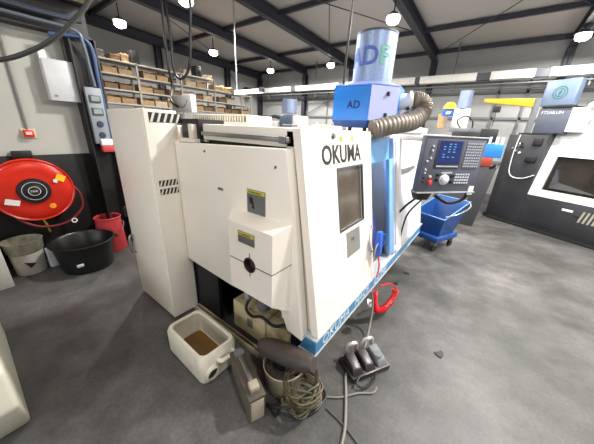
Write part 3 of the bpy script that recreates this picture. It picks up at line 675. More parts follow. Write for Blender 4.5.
MB().lathe(cp + jd * .005, [(0, 0), (.041, 0)], 24, jd).build('mouth', black, jr)
MB().tube([jp(HU, -.02, .16), jp(HU + .03, -.01, .165), jp(HU + .035, .04, .165), jp(HU + .03, .09, .16), jp(HU - .005, .10, .155)], .016, 10).build('handle', can, jr)
# tall narrow metal case
mcx = thing('metal_toolbox', (-.93, .77, 0), 'narrow grey metal case with folded handle beside the cut jerrycan', 'tool case')
D = (V((-.77, .71, 0)) - V((-1.06, .83, 0))).normalized(); W = V((-D.y, D.x, 0)); O2 = V((-.93, .785, 0))
Mx = Matrix.Translation(O2) @ Matrix((D, W, V((0, 0, 1)))).transposed().to_4x4()
tinm = mat('dirty_tin', (118, 110, 96), .45, metal=.3, var=.15, dirt=(60, 50, 38), dirtamt=.6)
MB().box(-.19, .19, -.05, .05, .0, .205, .006, M=Mx).build('case', tinm, mcx)
MB().box(-.195, .195, -.054, .054, .19, .208, .003, M=Mx).box(-.17, .17, -.035, .035, .207, .212, .002, M=Mx).build('lid', mat('grimy_lid', (86, 78, 66), .5, var=.2), mcx)
MB().box(.188, .194, -.04, .04, .02, .18, .002, M=Mx).build('end_plate', mat('pale_tin', (166, 156, 138), .5), mcx)
MB().box(-.12, .12, -.018, .012, .212, .235, .006, M=Mx).build('handle', steel, mcx)
MB().box(.10, .16, -.03, .03, .212, .25, .008, M=Mx).build('latch_block', mat('pale_tin', (166, 156, 138), .5), mcx)
MB().cyl(Mx @ V((-.15, 0, .212)), Mx @ V((-.15, 0, .232)), .035, n=18).build('cap', grey, mcx)
# pail with coiled cable
pail = thing('metal_pail', (-.72, 1.02, 0), 'round dirty metal pail heaped with cable under the lathe corner', 'pail')
pm = mat('dirty_pail', (170, 162, 140), .45, var=.2, scale=10, dirt=(70, 58, 38), dirtamt=.9)
pc = V((-.79, 1.0, 0))
MB().lathe(pc, [(0, .0), (.115, 0), (.122, .01), (.14, .19), (.145, .2), (.14, .205), (.134, .19), (.117, .02), (0, .02)], 32).build('body', pm, pail)
MB().lathe(pc, [(0, .17), (.125, .17), (.125, .18), (0, .19)], 32).build('fill', mat('dark_swarf', (60, 52, 40), .8, var=.4, scale=30, bump=.8), pail)
MB().lathe(pc + V((0, 0, .18)), [(0, .03), (.03, .03), (.05, .02), (.075, .02), (.085, 0)], 24).build('plug', dark, pail)
cab_m = mat('olive_cable', (92, 84, 58), .5, var=.3)
def scribble(c, rx, ry, z0, z1, n_, r, nm, m, lab, cat, seed, drape=0.):
    rd = random.Random(seed); P = []
    for i in range(n_ * 8):
        a = 2 * PI * i / 8 + rd.random() * .5; k = .55 + .45 * rd.random()
        P.append(V((c[0] + rx * k * math.cos(a), c[1] + ry * k * math.sin(a), z0 + (z1 - z0) * i / (n_ * 8) + rd.random() * .02)))
    return tag(MB().tube(P, r, 6, sub=4).build(nm, m), lab, cat)
scribble((-.61, .97), .135, .14, .02, .24, 11, .006, 'cable_coil', cab_m, 'tangled olive cable coil heaped beside the metal pail', 'cable', 3)
tag(MB().tube([(-.56, 1.13, .02), (-.50, 1.10, .018), (-.50, .98, .018), (-.56, .88, .018), (-.66, .83, .018), (-.76, .82, .018), (-.74, .80, .05), (-.60, .84, .12), (-.53, .97, .2), (-.56, 1.05, .26)], .008, 8, sub=8).build('black_cable', cablem), 'black cable looping around the olive cable heap', 'cable')
tag(MB().box(-.715, -.675, .79, .84, .001, .06, .006).build('power_plug', dark), 'small black plug on the floor in front of the cable heap', 'plug')
# foot pedal / pump unit: dark blocks with bright guards
ft = thing('foot_switch', (-.36, 1.52, 0), 'dark oily foot pedal unit with bright metal guards on the floor', 'foot switch', rz=0)
fmat = mat('oily_black', (44, 36, 38), .35, var=.3, scale=20)
D = V((.5, .86, 0)).normalized(); W = V((-D.y, D.x, 0)); Mx = Matrix.Translation(V((-.40, 1.50, 0))) @ Matrix((D, W, V((0, 0, 1)))).transposed().to_4x4()
MB().box(-.17, .17, -.10, .10, 0, .045, .008, M=Mx).build('base_plate', fmat, ft)
for u in (-.11, .0, .11):
    MB().hexa([Mx @ V((u - .045, -.09, .045)), Mx @ V((u + .045, -.09, .045)), Mx @ V((u + .045, .07, .045)), Mx @ V((u - .045, .07, .045))], [Mx @ V((u - .035, -.06, .085)), Mx @ V((u + .035, -.06, .085)), Mx @ V((u + .04, .06, .12)), Mx @ V((u - .04, .06, .12))], .008).build('pedal', (grey if u > .1 else fmat), ft)
MB().lathe(Mx @ V((.10, -.02, .10)), [(0, .012), (.03, .01), (.036, 0)], 20).build('pedal_pad', grey, ft)
for u in (-.06, .09):
    MB().tube([Mx @ V((u - .05, .09, .03)), Mx @ V((u - .045, .10, .13)), Mx @ V((u, .09, .155)), Mx @ V((u + .045, .10, .13)), Mx @ V((u + .05, .09, .03))], .016, 8).build('guard', mat('bright_metal', (214, 206, 200), .25, metal=.5), ft)
MB().tube([Mx @ V((-.12, -.1, .05)), Mx @ V((-.16, -.13, .04)), Mx @ V((-.12, -.16, .02)), Mx @ V((-.02, -.14, .02)), Mx @ V((.02, -.11, .04))], .008, 8).build('lead', cablem, ft)
# hoses along the floor
tag(MB().tube([(-.565, 1.95, .36), (-.53, 1.93, .22), (-.50, 1.84, .09), (-.46, 1.66, .012), (-.43, 1.62, .012), (-.42, 1.36, .24), (-.36, 1.20, .10), (-.30, 1.0, .012), (-.27, .82, .012), (-.24, .5, .012), (-.2, .0, .012)][0:4] + [(-.47, 1.55, .012), (-.47, 1.35, .012), (-.41, 1.22, .012), (-.36, 1.12, .012), (-.30, .98, .012), (-.27, .82, .012), (-.25, .5, .012), (-.2, .1, .012)], .010, 10, sub=8).build('floor_hose', hosegrey), 'long thin grey hose running from the lathe front across the floor to the bottom edge', 'hose')
tag(MB().tube([(-.50, 1.10, .01), (-.42, 1.16, .01), (-.34, 1.26, .01), (-.26, 1.33, .01), (-.25, 1.38, .02)], .006, 6).build('thin_lead', hosegrey), 'thin grey lead on the floor from the cable heap to the foot pedals', 'cable')
tag(MB().tube([(-.46, 1.04, .008), (-.33, 1.02, .008), (-.2, .98, .008), (-.1, .94, .008)], .005, 6).build('rod_on_floor', mat('dark_rod', (84, 78, 74), .5)), 'thin dark rod lying on the floor right of the long hose', 'rod')
tag(MB().tube([(-.56, 1.86, .33), (-.54, 1.82, .3), (-.53, 1.86, .27), (-.55, 1.9, .3)], .012, 8).box(-.565, -.53, 1.84, 1.88, .27, .33, .006).build('hose_valve', alu), 'small shiny valve fitting on the blue kick strip by the red hose', 'valve')
for x, y, lab in ((-.55, 2.83, 'dark swarf crumb on the floor just inside the red hose loop'), (.05, 2.0, 'small dark swarf crumb alone on the open floor'), (-.52, 3.15, 'dark swarf scrap on the floor between the red hose and the blue cart'), (1.19, 3.05, 'dark blot-like scrap at the right edge of the floor')):
    rd = random.Random(int(x * 100)); P = [(x + .025 * math.cos(a) * (.6 + rd.random()), y + .035 * math.sin(a) * (.6 + rd.random()), 0.0) for a in [i * PI / 4 for i in range(8)]]
    tag(MB().prism(P, (0, 0, .008)).build('swarf_scrap', dark), lab, 'debris')

# ------------------------------------------------------------------ left side: reel, tubs, pails, boxes
hr_ = thing('hose_reel', (-4.18, .42, .4), 'large red disc fire hose reel with black hub on the dark wall', 'hose reel')
RC = V((-3.98, .425, .925)); ax = V((.985, -.1, .06)).normalized()
MB().lathe(RC, [(0, .02), (.12, .02), (.14, .012), (.22, .03), (.30, .022), (.32, .01), (.335, .02), (.345, .0), (.33, -.02), (.30, -.04), (.1, -.05), (0, -.05)], 56, ax).build('front_disc', red, hr_)
MB().lathe(RC - ax * .13, [(0, 0), (.33, .0), (.345, .012), (.33, .02), (0, .02)], 56, ax).build('rear_disc', red, hr_)
hb = MB().lathe(RC, [(0, .05), (.06, .05), (.07, .04), (.13, .038), (.138, .022)], 40, ax).build('hub', black, hr_)
ring_u = V((0, 0, 1)).cross(ax).normalized(); ring_v = ax.cross(ring_u)
def onreel(u, v, n_=0.): return RC + ring_u * u + ring_v * v + ax * n_
wmk = mat('white_ink', (220, 220, 220), .5)
MB().lathe(RC + ax * .0515, [(.045, 0), (.05, 0), (.05, .001), (.045, .001)], 32, ax, closed=True).lathe(RC + ax * .041, [(.095, 0), (.099, 0), (.099, .001), (.095, .001)], 32, ax, closed=True).build('hub_emblem', wmk, hb)
text('hub_lettering', 'FIRE', .032, onreel(-.032, -.012, .052), ring_u, ring_v, wmk, hb, .0005)
def lab_(u, v, w_, h, ang, m, nm):
    c, s_ = math.cos(ang), math.sin(ang); U = ring_u * c + ring_v * s_; Vv = -ring_u * s_ + ring_v * c; o_ = onreel(u, v, .034)
    return MB().hexa([o_ - U * w_ - Vv * h, o_ + U * w_ - Vv * h, o_ + U * w_ + Vv * h, o_ - U * w_ + Vv * h], [o_ - U * w_ - Vv * h + ax * .003, o_ + U * w_ - Vv * h + ax * .003, o_ + U * w_ + Vv * h + ax * .003, o_ - U * w_ + Vv * h + ax * .003]).build(nm, m, hr_)
lab_(-.19, -.10, .055, .03, -.35, white, 'white_label'); lab_(.24, .12, .04, .035, -.5, yellow, 'yellow_label'); lab_(.19, .09, .018, .018, -.3, wmk, 'small_label')
MB().lathe(onreel(.11, -.19, .031), [(0, .002), (.028, .002), (.03, 0)], 20, ax).build('orange_sticker', mat('orange_sticker', (250, 160, 20), .5), hr_)
MB().cyl(RC - ax * .12, V((-4.185, .44, .93)), .05, n=16).build('axle', dark, hr_)
MB().cyl(RC - ax * .11, RC - ax * .04, .2, n=32).build('wound_hose', mat('dark_red_hose', (110, 22, 26), .5), hr_)
MB().box(-4.185, -4.14, .36, .52, 1.26, 1.34, .006).build('wall_bracket', dark, hr_)
MB().tube([(-4.0, .72, 1.0), (-3.96, .80, .85), (-3.95, .80, .68), (-3.94, .70, .56), (-3.94, .58, .50), (-3.95, .42, .50), (-3.97, .30, .56), (-4.02, .20, .68), (-4.1, .16, .72)], .014, 10, sub=8).build('hose_tail', mat('dark_red_hose', (110, 22, 26), .5), hr_)
MB().tube([(-4.05, .40, .68), (-4.0, .42, .60), (-3.98, .44, .50), (-3.98, .45, .42)], .012, 8).build('nozzle', mat('brass', (190, 160, 90), .35, metal=.7), hr_)
MB().lathe((-3.93, .68, .52), [(.018, 0), (.03, 0), (.03, .012), (.018, .012)], 18, (1, 0, 0), closed=True).build('hose_clip_ring', white, hr_)
MB().cyl((-4.17, .16, .73), (-4.08, .16, .73), .03, n=12).build('inlet_valve', dark, hr_)
# black tub
tubt = MB().lathe((-3.66, .66, 0), [(0, 0), (.235, 0), (.25, .012), (.29, .32), (.315, .335), (.318, .35), (.30, .355), (.283, .335), (.238, .02), (0, .02)], 48)
tbo = tubt.build('tub_shell', mat('black_plastic', (16, 17, 19), .35)); 
t = thing('mortar_tub', (-3.66, .66, 0), 'big round black plastic tub on the floor under the red reel', 'tub'); 
tbo.name = 'tub_shell'; tbo.data.transform(Matrix.Translation((3.66, -.66, 0))); tbo.parent = t
MB().box(-3.405, -3.385, .50, .56, .13, .16, .002, M=Matrix.Translation((0, 0, 0))).build('small_label', wmk, t)
MB().tube([(-3.60, .95, .32), (-3.60, 1.0, .30), (-3.68, 1.0, .30), (-3.70, .96, .32)], .01, 6).build('handle', black, t)
# red bucket behind
bk = thing('red_bucket', (-3.72, 1.22, 0), 'faded red plastic bucket with dented rim behind the black tub', 'bucket')
bk.location = (-3.975, 1.03, 0)
MB().lathe((-3.975, 1.03, 0), [(0, 0), (.158, 0), (.163, .01), (.145, .45), (.158, .465), (.152, .475), (.135, .46), (.15, .02), (0, .02)], 32).build('pail', mat('faded_red', (186, 58, 62), .5, var=.12), bk)
MB().tube([(-3.90, 1.15, .40), (-3.86, 1.17, .38), (-3.82, 1.13, .30), (-3.83, 1.09, .26)], .006, 6).build('wire_handle', steel, bk)
# white paint pail with cloth band and wire basket on it
wp = thing('plastic_pail', (-4.0, .16, 0), 'white printed plastic pail with dark triangle by the wall', 'pail')
MB().lathe((-3.98, .20, 0), [(0, 0), (.125, 0), (.13, .01), (.14, .25), (.135, .255), (0, .255)], 32).build('body', mat('pail_white', (196, 192, 180), .5, dirt=(120, 110, 90), dirtamt=.5), wp)
MB().prism([(-3.842, .15, .17), (-3.837, .24, .14), (-3.842, .19, .09)], (-.01, 0, 0)).build('printed_triangle', dark, wp)
bsk = thing('metal_bowl', (-3.98, .20, .256), 'worn grey metal bowl sitting on top of the white pail', 'bowl')
MB().lathe((-3.98, .20, .257), [(0, 0), (.14, 0), (.155, .02), (.165, .13), (.172, .14), (.16, .14), (.148, .02), (0, .012)], 32).build('bowl_shell', mat('worn_galvanised', (160, 154, 140), .45, metal=.3, var=.2, scale=20), bsk)
# white jug
jg = thing('plastic_jug', (-3.90, .40, 0), 'small pale blue-white plastic jug between the white pail and the black tub', 'jug')
MB().box(-4.0, -3.89, .345, .455, 0, .24, .02, 3).build('body', mat('jug_white', (196, 202, 214), .4), jg)
MB().cyl((-3.945, .40, .24), (-3.945, .40, .28), .022, n=16).build('cap', mat('brass', (190, 160, 90), .35, metal=.7), jg)
# pale leaning board / locker door in lower left
pb = thing('pale_locker', (-3.85, -.12, 0), 'pale grey steel locker corner at the left edge of the view', 'locker')
MB().box(-4.12, -3.70, -.45, .025, .0, .45, .006).build('body', mat('pale_locker_paint', (196, 196, 188), .5), pb)
MB().box(-3.701, -3.695, -.43, .0, .03, .42, .003).build('door', mat('pale_locker_paint', (196, 196, 188), .5), pb)
# wall cabinet, call point, conduit
wc = thing('junction_box', (-4.2, .9, 2.1), 'flat white electrical box on the left wall beside the dark column', 'electrical box')
MB().box(-4.2, -4.06, .80, 1.055, 1.885, 2.29, .006).build('enclosure', white, wc)
MB().box(-4.062, -4.052, .795, 1.06, 1.88, 2.295, .004).build('door', mat('box_door_white', (190, 192, 194), .4), wc)
MB().box(-4.19, -4.12, .80, .86, 2.29, 2.38).build('cable_trunking', white, wc)
MB().box(-4.052, -4.050, .83, .86, 1.92, 1.94).build('maker_plate', grey, wc)
fc = thing('fire_call_point', (-4.2, .54, 1.53), 'small red fire call point on a pale plate on the left wall', 'call point')
MB().box(-4.2, -4.185, .49, .61, 1.47, 1.57, .003).build('back_plate', mat('beige_plate', (200, 186, 160), .6), fc)
cb = MB().box(-4.186, -4.14, .505, .585, 1.485, 1.56, .006).build('call_box', red, fc)
MB().box(-4.141, -4.138, .52, .57, 1.51, 1.54).build('glass_panel', mat('pinkish_panel', (240, 190, 186), .4), cb)
tag(MB().tube([(-4.185, .545, 1.57), (-4.185, .55, 2.0), (-4.185, .556, 2.4), (-4.185, .556, 2.55)], .012, 8, sub=2).build('wall_conduit', mat('conduit_grey', (116, 114, 110), .5)), 'thin grey conduit running up the left wall from the red call point', 'conduit')
# sockets panel on the column, hoses on it
sp2 = thing('socket_panel', (-3.98, 1.16, 1.7), 'tall grey socket and meter panel strapped to the dark corner column', 'control panel')
MB().box(-4.0, -3.93, 1.085, 1.245, 1.42, 2.05, .006).build('backplate', mat('panel_light_grey', (132, 136, 142), .45), sp2)
for z in (1.93, 1.79): 
    mt = MB().box(-3.935, -3.915, 1.11, 1.22, z - .04, z + .04, .004).build('meter', dgrey, sp2)
    MB().box(-3.916, -3.912, 1.125, 1.205, z - .025, z + .025).build('dial_glass', mat('meter_glass', (130, 150, 140), .2), mt)
for z in (1.65, 1.52): MB().lathe((-3.932, 1.165, z), [(0, .02), (.03, .02), (.038, 0)], 20, (1, 0, 0)).build('socket', mat('socket_blue', (40, 54, 84), .4), sp2)
for z, m in ((1.44, white), (1.36, mat('faded_red', (186, 50, 56), .5))): MB().box(-3.98, -3.9, 1.13, 1.25, z - .04, z + .035, .004).build('plug_box', m, sp2)
tag(MB().tube([(-4.0, .9, 2.52), (-3.98, 1.10, 2.55), (-3.96, 1.20, 2.53), (-3.965, 1.25, 2.42), (-3.97, 1.25, 2.1), (-3.97, 1.265, 1.5), (-3.98, 1.27, 1.32)], .022, 10).build('blue_supply_hose', mat('hose_blue', (50, 74, 112), .45)), 'light blue supply hose looping over and down the corner column', 'hose')
tag(MB().tube([(-3.98, .3, 2.62), (-3.975, .8, 2.62), (-3.955, 1.12, 2.6), (-3.945, 1.17, 2.48), (-3.955, 1.19, 2.2), (-3.955, 1.2, 2.06)], .016, 8).build('pale_supply_hose', mat('hose_pale', (84, 96, 110), .45)), 'pale thin hose running beside the blue one down to the socket panel', 'hose')
for i, y in enumerate((1.03, 1.055)):
    tag(MB().tube([(-4.185, y, 2.54), (-4.185, y, 2.3), (-4.185, y, 2.06)], .009, 6, sub=2).build('riser_cable', mat('conduit_grey', (116, 114, 110), .5)), ('outer' if i == 0 else 'inner') + ' of two grey riser cables between the white box and the dark column', 'cable')
tag(MB().tube([(-3.98, YF + .3, 2.70), (-3.98, -1, 2.69), (-3.97, 0, 2.71), (-3.97, .8, 2.70), (-3.98, 1.2, 2.71)], .03, 8).build('overhead_pipe', mat('pipe_dark_blue', (48, 56, 72), .5)), 'dark blue pipe bundle under the edge of the chipboard deck', 'pipe')
rdm = mat('red_canister_paint', (150, 40, 44), .45)
tag(MB().box(-4.02, -3.95, 1.32, 1.40, 1.28, 1.42, .006).build('red_plug_socket', rdm), 'small dark red socket on the far side of the corner column', 'socket')
trim(MB().box(-4.08, -4.0, 1.29, 1.42, 0, 1.75), dark)

# near foreground cabinet edge at bottom left
fg = thing('foreground_cabinet', (-1.6, -.35, 0), 'rounded cream cabinet edge with brown inlay at the bottom left corner', 'cabinet')
P = [(-2.06, -.10, .0), (-1.36, -.10, .0), (-1.32, -.102, .2), (-1.38, -.10, .42), (-1.52, -.10, .58), (-1.72, -.10, .68), (-2.06, -.10, .76)]
P = [(-2.5, -.11, 0), (-1.62, -.11, .0), (-1.30, -.11, .47), (-1.45, -.11, .62), (-1.62, -.11, .66), (-2.5, -.11, .66)]
MB().prism([(-2.85, -.13, 0), (-1.80, -.13, .0), (-1.62, -.13, .30), (-1.68, -.13, .5), (-1.86, -.13, .60), (-2.85, -.13, .66)], (0, -.7, 0), .02, 3).build('body', mat('fg_cream', (196, 194, 178), .5), fg)
MB().hexa([(-1.89, -.62, .60), (-1.71, -.62, .505), (-1.71, -.2, .505), (-1.89, -.2, .60)], [(-1.88, -.62, .622), (-1.69, -.62, .522), (-1.69, -.2, .522), (-1.88, -.2, .622)], .003).build('inlay_panel', mat('kraft_board', (186, 146, 100), .7), fg)
MB().box(-1.68, -1.62, -.28, -.20, .42, .46, .006).build('catch', dark, fg)

# ------------------------------------------------------------------ overhead: duct, pole, cables
dg = thing('overhead_duct', (0, 9.55, 3.3), 'long white overhead duct with dark gaps along the back wall', 'duct')
dz0, dz1 = 3.20, 3.40
for x0, x1 in ((-9.8, -7.6), (-7.35, -5.3), (-5.0, -2.55), (-2.4, -.90), (-.58, .35), (.63, 2.4), (2.6, 4.6), (4.8, 7.3)):
    MB().box(x0, x1, 9.4, 9.62, dz0, dz1, .01).build('duct_section', mat('duct_white', (236, 234, 228), .5), dg)
for x0, x1 in ((-7.6, -7.35), (-5.3, -5.0), (-2.55, -2.4), (-.90, -.58), (.35, .63), (2.4, 2.6), (4.6, 4.8)):
    MB().box(x0, x1, 9.44, 9.60, dz0 + .01, dz1 - .01).build('joint_box', dgrey, dg)
MB().cyl((-9.8, 9.5, dz0 - .10), (7.3, 9.5, dz0 - .10), .02, n=8).cyl((-9.8, 9.66, dz0 - .2), (7.3, 9.66, dz0 - .2), .014, n=8).build('cable_rail', girt, dg)
for x in (-9, -6.4, -3.8, -1.5, 1.4, 3.9, 6.4): MB().box(x - .015, x + .015, 9.5, 9.53, dz0 - .22, zc(9.5) - .02).box(x - .015, x + .015, 9.49, 9.68, dz0 - .22, dz0 - .19).build('hanger', girt, dg)
sl_ = thing('strip_light', (-4.75, 4.28, 2.42), 'short white strip light at the foot of the thin hanging pole', 'lamp')
MB().box(-5.12, -4.2, 4.24, 4.30, 2.405, 2.47, .008).build('housing', white, sl_)
MB().box(-5.10, -4.22, 4.245, 4.295, 2.385, 2.407).build('diffuser', mat('strip_glow', (255, 255, 250), .3, emit=(255, 252, 245), es=3), sl_)
MB().box(-4.28, -4.2, 4.22, 4.32, 2.40, 2.49).build('end_cap', dgrey, sl_); MB().box(-5.16, -5.1, 4.22, 4.32, 2.39, 2.5).build('end_cap', dgrey, sl_)
MB().cyl((-5.07, 4.3, 2.47), (-5.07, 4.3, zc(4.3) - .3), .016, n=8).build('pole', alu, sl_)
# hanging black cables and pendant sign box
tag(MB().tube([(-4.82, 2.6, 4.5), (-4.82, 2.6, 3.5), (-4.83, 2.6, 2.7), (-4.78, 2.6, 2.33), (-4.68, 2.52, 2.16), (-4.56, 2.44, 2.05), (-4.38, 2.44, 1.96)], .022, 8).build('drop_cable', cablem), 'thick black cable hanging straight from the roof to the small white box', 'cable')
tag(MB().tube([(-4.84, 2.62, 4.5), (-4.70, 2.62, 3.2), (-4.70, 2.62, 2.8), (-4.64, 2.6, 2.5), (-4.45, 2.6, 2.40), (-4.26, 2.6, 2.48), (-4.15, 2.6, 2.65), (-4.08, 2.6, 3.0), (-4.02, 2.6, 3.35), (-4.15, 2.7, 4.5)], .022, 8).build('looped_cable', cablem), 'thick black cable hanging in a wide U loop from the roof lamp', 'cable')
pbx = thing('pendant_box', (-4.45, 2.5, 0), 'small white box with dark print on a post behind the cabinet top', 'box')
MB().box(-4.62, -4.02, 2.47, 2.56, 1.88, 2.14, .008).build('case', white, pbx)
MB().tube([(-4.52, 2.467, 2.07), (-4.4, 2.465, 1.97), (-4.24, 2.465, 1.96), (-4.12, 2.467, 2.06)], .006, 6).build('print', dgrey, pbx)
MB().box(-4.47, -4.43, 2.5, 2.54, 0, 1.86).build('post', grey, pbx)
tag(MB().tube([(-3.0, .1, 2.0), (-2.65, .32, 2.03), (-2.51, .45, 2.09), (-2.41, .57, 2.18), (-2.33, .68, 2.3), (-2.29, .76, 2.41), (-2.25, .86, 2.6), (-2.2, 1.0, 3.2), (-2.2, 1.1, 4.5)], .014, 10).build('swagged_cable', mat('cable_charcoal', (58, 60, 60), .5)), 'thick dark cable sagging across the top left corner close to the viewer', 'cable')
# thin pole in front of filter drum
tag(MB().cyl((-1.36, 2.5, 1.64), (-1.30, 2.5, 4.5), .011, n=8).build('cable_drop_pole', dark), 'thin black pole rising to the roof just left of the pale filter drum', 'pole')

# ------------------------------------------------------------------ second machine, dark
TH = math.atan2(-.5, .86)
m2 = thing('dark_lathe', (.18, 7.13, 0), 'black and white machine with large dark window at the right edge', 'machine', rz=TH)
R2 = wm(m2)
def b2(mb, nm, m, par=m2): mb.bm.transform(R2); return mb.build(nm, m, par)
chr_ = mat('charcoal_panel', (44, 45, 49), .45, var=.06)
b2(MB().box(0, 3.3, .05, 1.6, .06, .69, .01).box(0, .66, 0, 1.6, .08, 1.79, .01), 'body', chr_)
b2(MB().box(-.02, 3.3, -.04, 1.5, 0, .08).box(.1, 3.3, -.10, .0, .0, .045), 'plinth', dark)
b2(MB().box(.66, 3.3, .0, .2, .08, .66, .008), 'lower_front', chr_)
wfm = mat('machine_white', (208, 208, 206), .4)
wf = MB()
# vertical lower part and leaning upper part, with window opening e1 .85-3.0, z .83-1.43
def dp(z): return .0 if z < .7 else (z - .7) * .22
def fs(x0, x1, z0, z1, t=.05):
    wf.hexa([(x0, dp(z0), z0), (x1, dp(z0), z0), (x1, dp(z0) + t, z0), (x0, dp(z0) + t, z0)], [(x0, dp(z1), z1), (x1, dp(z1), z1), (x1, dp(z1) + t, z1), (x0, dp(z1) + t, z1)])
fs(.66, .83, .67, 2.14); fs(.83, 3.0, .67, .80); fs(.83, 3.0, 1.43, 2.14); fs(3.0, 3.3, .67, 2.14)
wf.box(.70, 3.3, .45, 1.6, 1.0, 2.14)
wfo = b2(wf, 'white_door', wfm)
b2(MB().box(.70, 3.2, .28, .45, .7, 1.6), 'window_interior', mat('dark_interior', (66, 60, 52), .4, var=.5, scale=4))
gp = MB(); gp.hexa([(.83, dp(.8) + .02, .80), (3.0, dp(.8) + .02, .80), (3.0, dp(.8) + .026, .80), (.83, dp(.8) + .026, .80)], [(.83, dp(1.43) + .02, 1.43), (3.0, dp(1.43) + .02, 1.43), (3.0, dp(1.43) + .026, 1.43), (.83, dp(1.43) + .026, 1.43)])
b2(gp, 'window_pane', mat('dark_glass', (44, 40, 36), .08, var=.35, scale=3, alpha=.25), wfo)
b2(MB().lathe((1.52, .26, 1.15), [(0, -.12), (.05, -.12), (.05, -.09), (.14, -.09), (.15, -.07), (.2, -.02), (.21, .02)], 28, (.3, 1, 0)), 'chuck', mat('chuck_dark', (90, 86, 84), .3, metal=.7))
b2(MB().hexa([(.86, .20, .83), (1.5, .20, .83), (1.5, .28, .83), (.86, .28, .83)], [(.86, .24, 1.2), (.95, .24, .95), (.95, .28, .95), (.86, .28, 1.2)]), 'way_cover', grey)
b2(MB().box(1.25, 1.40, -.008, .002, .505, .545, .001), 'nameplate', white)
vs2 = MB()
for i in range(7):
    x = 1.5 + i * .06; vs2.prism([(x, -.004, .36), (x + .03, -.004, .36), (x + .06, -.004, .56), (x + .03, -.004, .56)], (0, .01, 0))
b2(vs2, 'vent_slots', mat('slot_pale', (150, 146, 130), .5))
b2(MB().lathe((1.46, .0, .46), [(0, -.012), (.04, -.01), (.05, 0)], 16, (0, 1, 0), sy=.4), 'handle_recess', dark)
b2(MB().tube([(.20, -.005, 1.79), (.19, -.015, 1.6), (.19, -.02, 1.3), (.22, -.02, 1.05), (.32, -.02, .95), (.50, -.02, .96), (.66, -.01, 1.05)], .01, 8), 'white_cable', mat('cable_white', (206, 206, 206), .5))
rd = random.Random(5)
for i in range(7): b2(MB().lathe((.14 + rd.random() * .16, -.001, 1.42 + rd.random() * .22), [(0, -.03), (.018, -.028), (.022, 0)], 10, (0, 1, 0)), 'connector', (alu, dark, white)[i % 3])
b2(MB().box(.46, .60, -.03, .01, 1.6, 1.74, .008), 'handle_block', dark); b2(MB().box(.42, .60, -.03, .01, 1.28, 1.40, .008), 'hinge_block', dark)
b2(MB().box(.10, .66, .1, .6, 1.79, 1.83), 'top_tray', dark)
b2(MB().box(.70, 3.3, .46, .6, 2.14, 2.2, .004), 'roof_rail', mat('rail_blue', (70, 130, 200), .4))
# its collector
mc2 = thing('oil_mist_unit', (.6, 6.9, 1.83), 'dark grey and white mist unit with pale round emblem drum on the dark machine', 'collector', rz=TH)
def b3(mb, nm, m, par=mc2): mb.bm.transform(R2); return mb.build(nm, m, par)
b3(MB().box(.32, .80, .10, .5, 1.83, 2.28, .01), 'housing', mat('slate_unit', (76, 82, 94), .45))
b3(MB().box(.80, 1.02, .11, .5, 1.86, 2.26, .01), 'white_section', white)
b3(MB().box(.36, .80, .07, .5, 2.28, 2.31, .004), 'dark_rim', dark)  # dark lip between the housing and the drum
d2 = b3(MB().box(.29, .78, .10, .28, 2.31, 2.75, .02, 3), 'drum', mat('drum_grey', (104, 120, 142), .4, metal=.2, var=.06))
em = mat('emblem_green', (30, 92, 84), .5)
b3(MB().lathe((.545, .098, 2.53), [(.095, 0), (.108, 0), (.108, .003), (.095, .003)], 32, (0, -1, 0), closed=True).lathe((.545, .098, 2.53), [(.06, 0), (.072, 0), (.072, .003), (.06, .003)], 32, (0, -1, 0), closed=True).prism([(.535, .096, 2.47), (.57, .096, 2.53), (.56, .096, 2.585), (.525, .096, 2.54)], (0, -.003, 0)), 'round_emblem', em, d2)
tt = text('lettering', 'FTSAILUN', .075, R2 @ V((.37, .096, 2.17)), R2.to_3x3() @ V((1, 0, 0)), (0, 0, 1), mat('letter_pale', (190, 196, 206), .5), mc2, .001)
b3(MB().tube([(1.0, .2, 2.29), (1.1, .15, 2.3), (1.25, .2, 2.33), (1.5, .3, 2.34)], .06, 12), 'duct_pipe', mat('pipe_pale', (206, 208, 212), .4))
# yellow crane arm on back wall area
ya = thing('jib_crane', (-.1, 8.6, 0), 'yellow jib arm reaching behind the dark machine', 'crane')
yk = MB().hexa([(-.52, 8.6, 2.56), (.5, 8.6, 2.43), (.5, 8.72, 2.43), (-.52, 8.72, 2.56)], [(-.52, 8.6, 2.64), (.5, 8.6, 2.62), (.5, 8.72, 2.62), (-.52, 8.72, 2.64)], .01).build('arm', yellow, ya)
MB().box(.48, .6, 8.58, 8.74, 0, 2.62, .01).build('mast', girt, ya)
MB().box(-.28, -.12, 8.58, 8.74, 2.32, 2.46, .01).cyl((-.2, 8.66, 2.0), (-.2, 8.66, 2.4), .01, n=6).build('hoist', dark, ya)
# mid background clutter machines
bm_ = thing('background_lathe', (-1.3, 7.2, 0), 'grey-white machine partly seen behind the control panel', 'machine')
MB().box(-2.6, -.05, 6.9, 8.1, 0, 1.72, .02).build('body', mat('bg_white', (200, 200, 198), .5), bm_)
MB().box(-2.5, -1.5, 6.86, 7.6, 1.72, 1.86, .02).build('raised_cover', mat('bg_pale', (214, 214, 214), .5), bm_)
MB().box(-.85, -.2, 6.86, 7.3, 1.55, 1.80, .02).build('dark_hood', dark, bm_)
MB().box(-.95, -.2, 7.0, 7.4, 1.80, 1.88, .01).build('grey_hood', grey, bm_)
c2 = thing('extraction_unit', (-.75, 7.5, 1.86), 'small pale grey extraction cylinder behind the control panel', 'collector')
MB().lathe((-.87, 7.5, 1.9), [(0, .32), (.0, .30), (.0, .3)], 4).lathe((-.80, 7.3, 2.30), [(0, 0), (.13, 0), (.13, .36), (.12, .37), (0, .37)], 28).build('cylinder', mat('cyl_greyblue', (136, 150, 178), .3, metal=.3), c2)
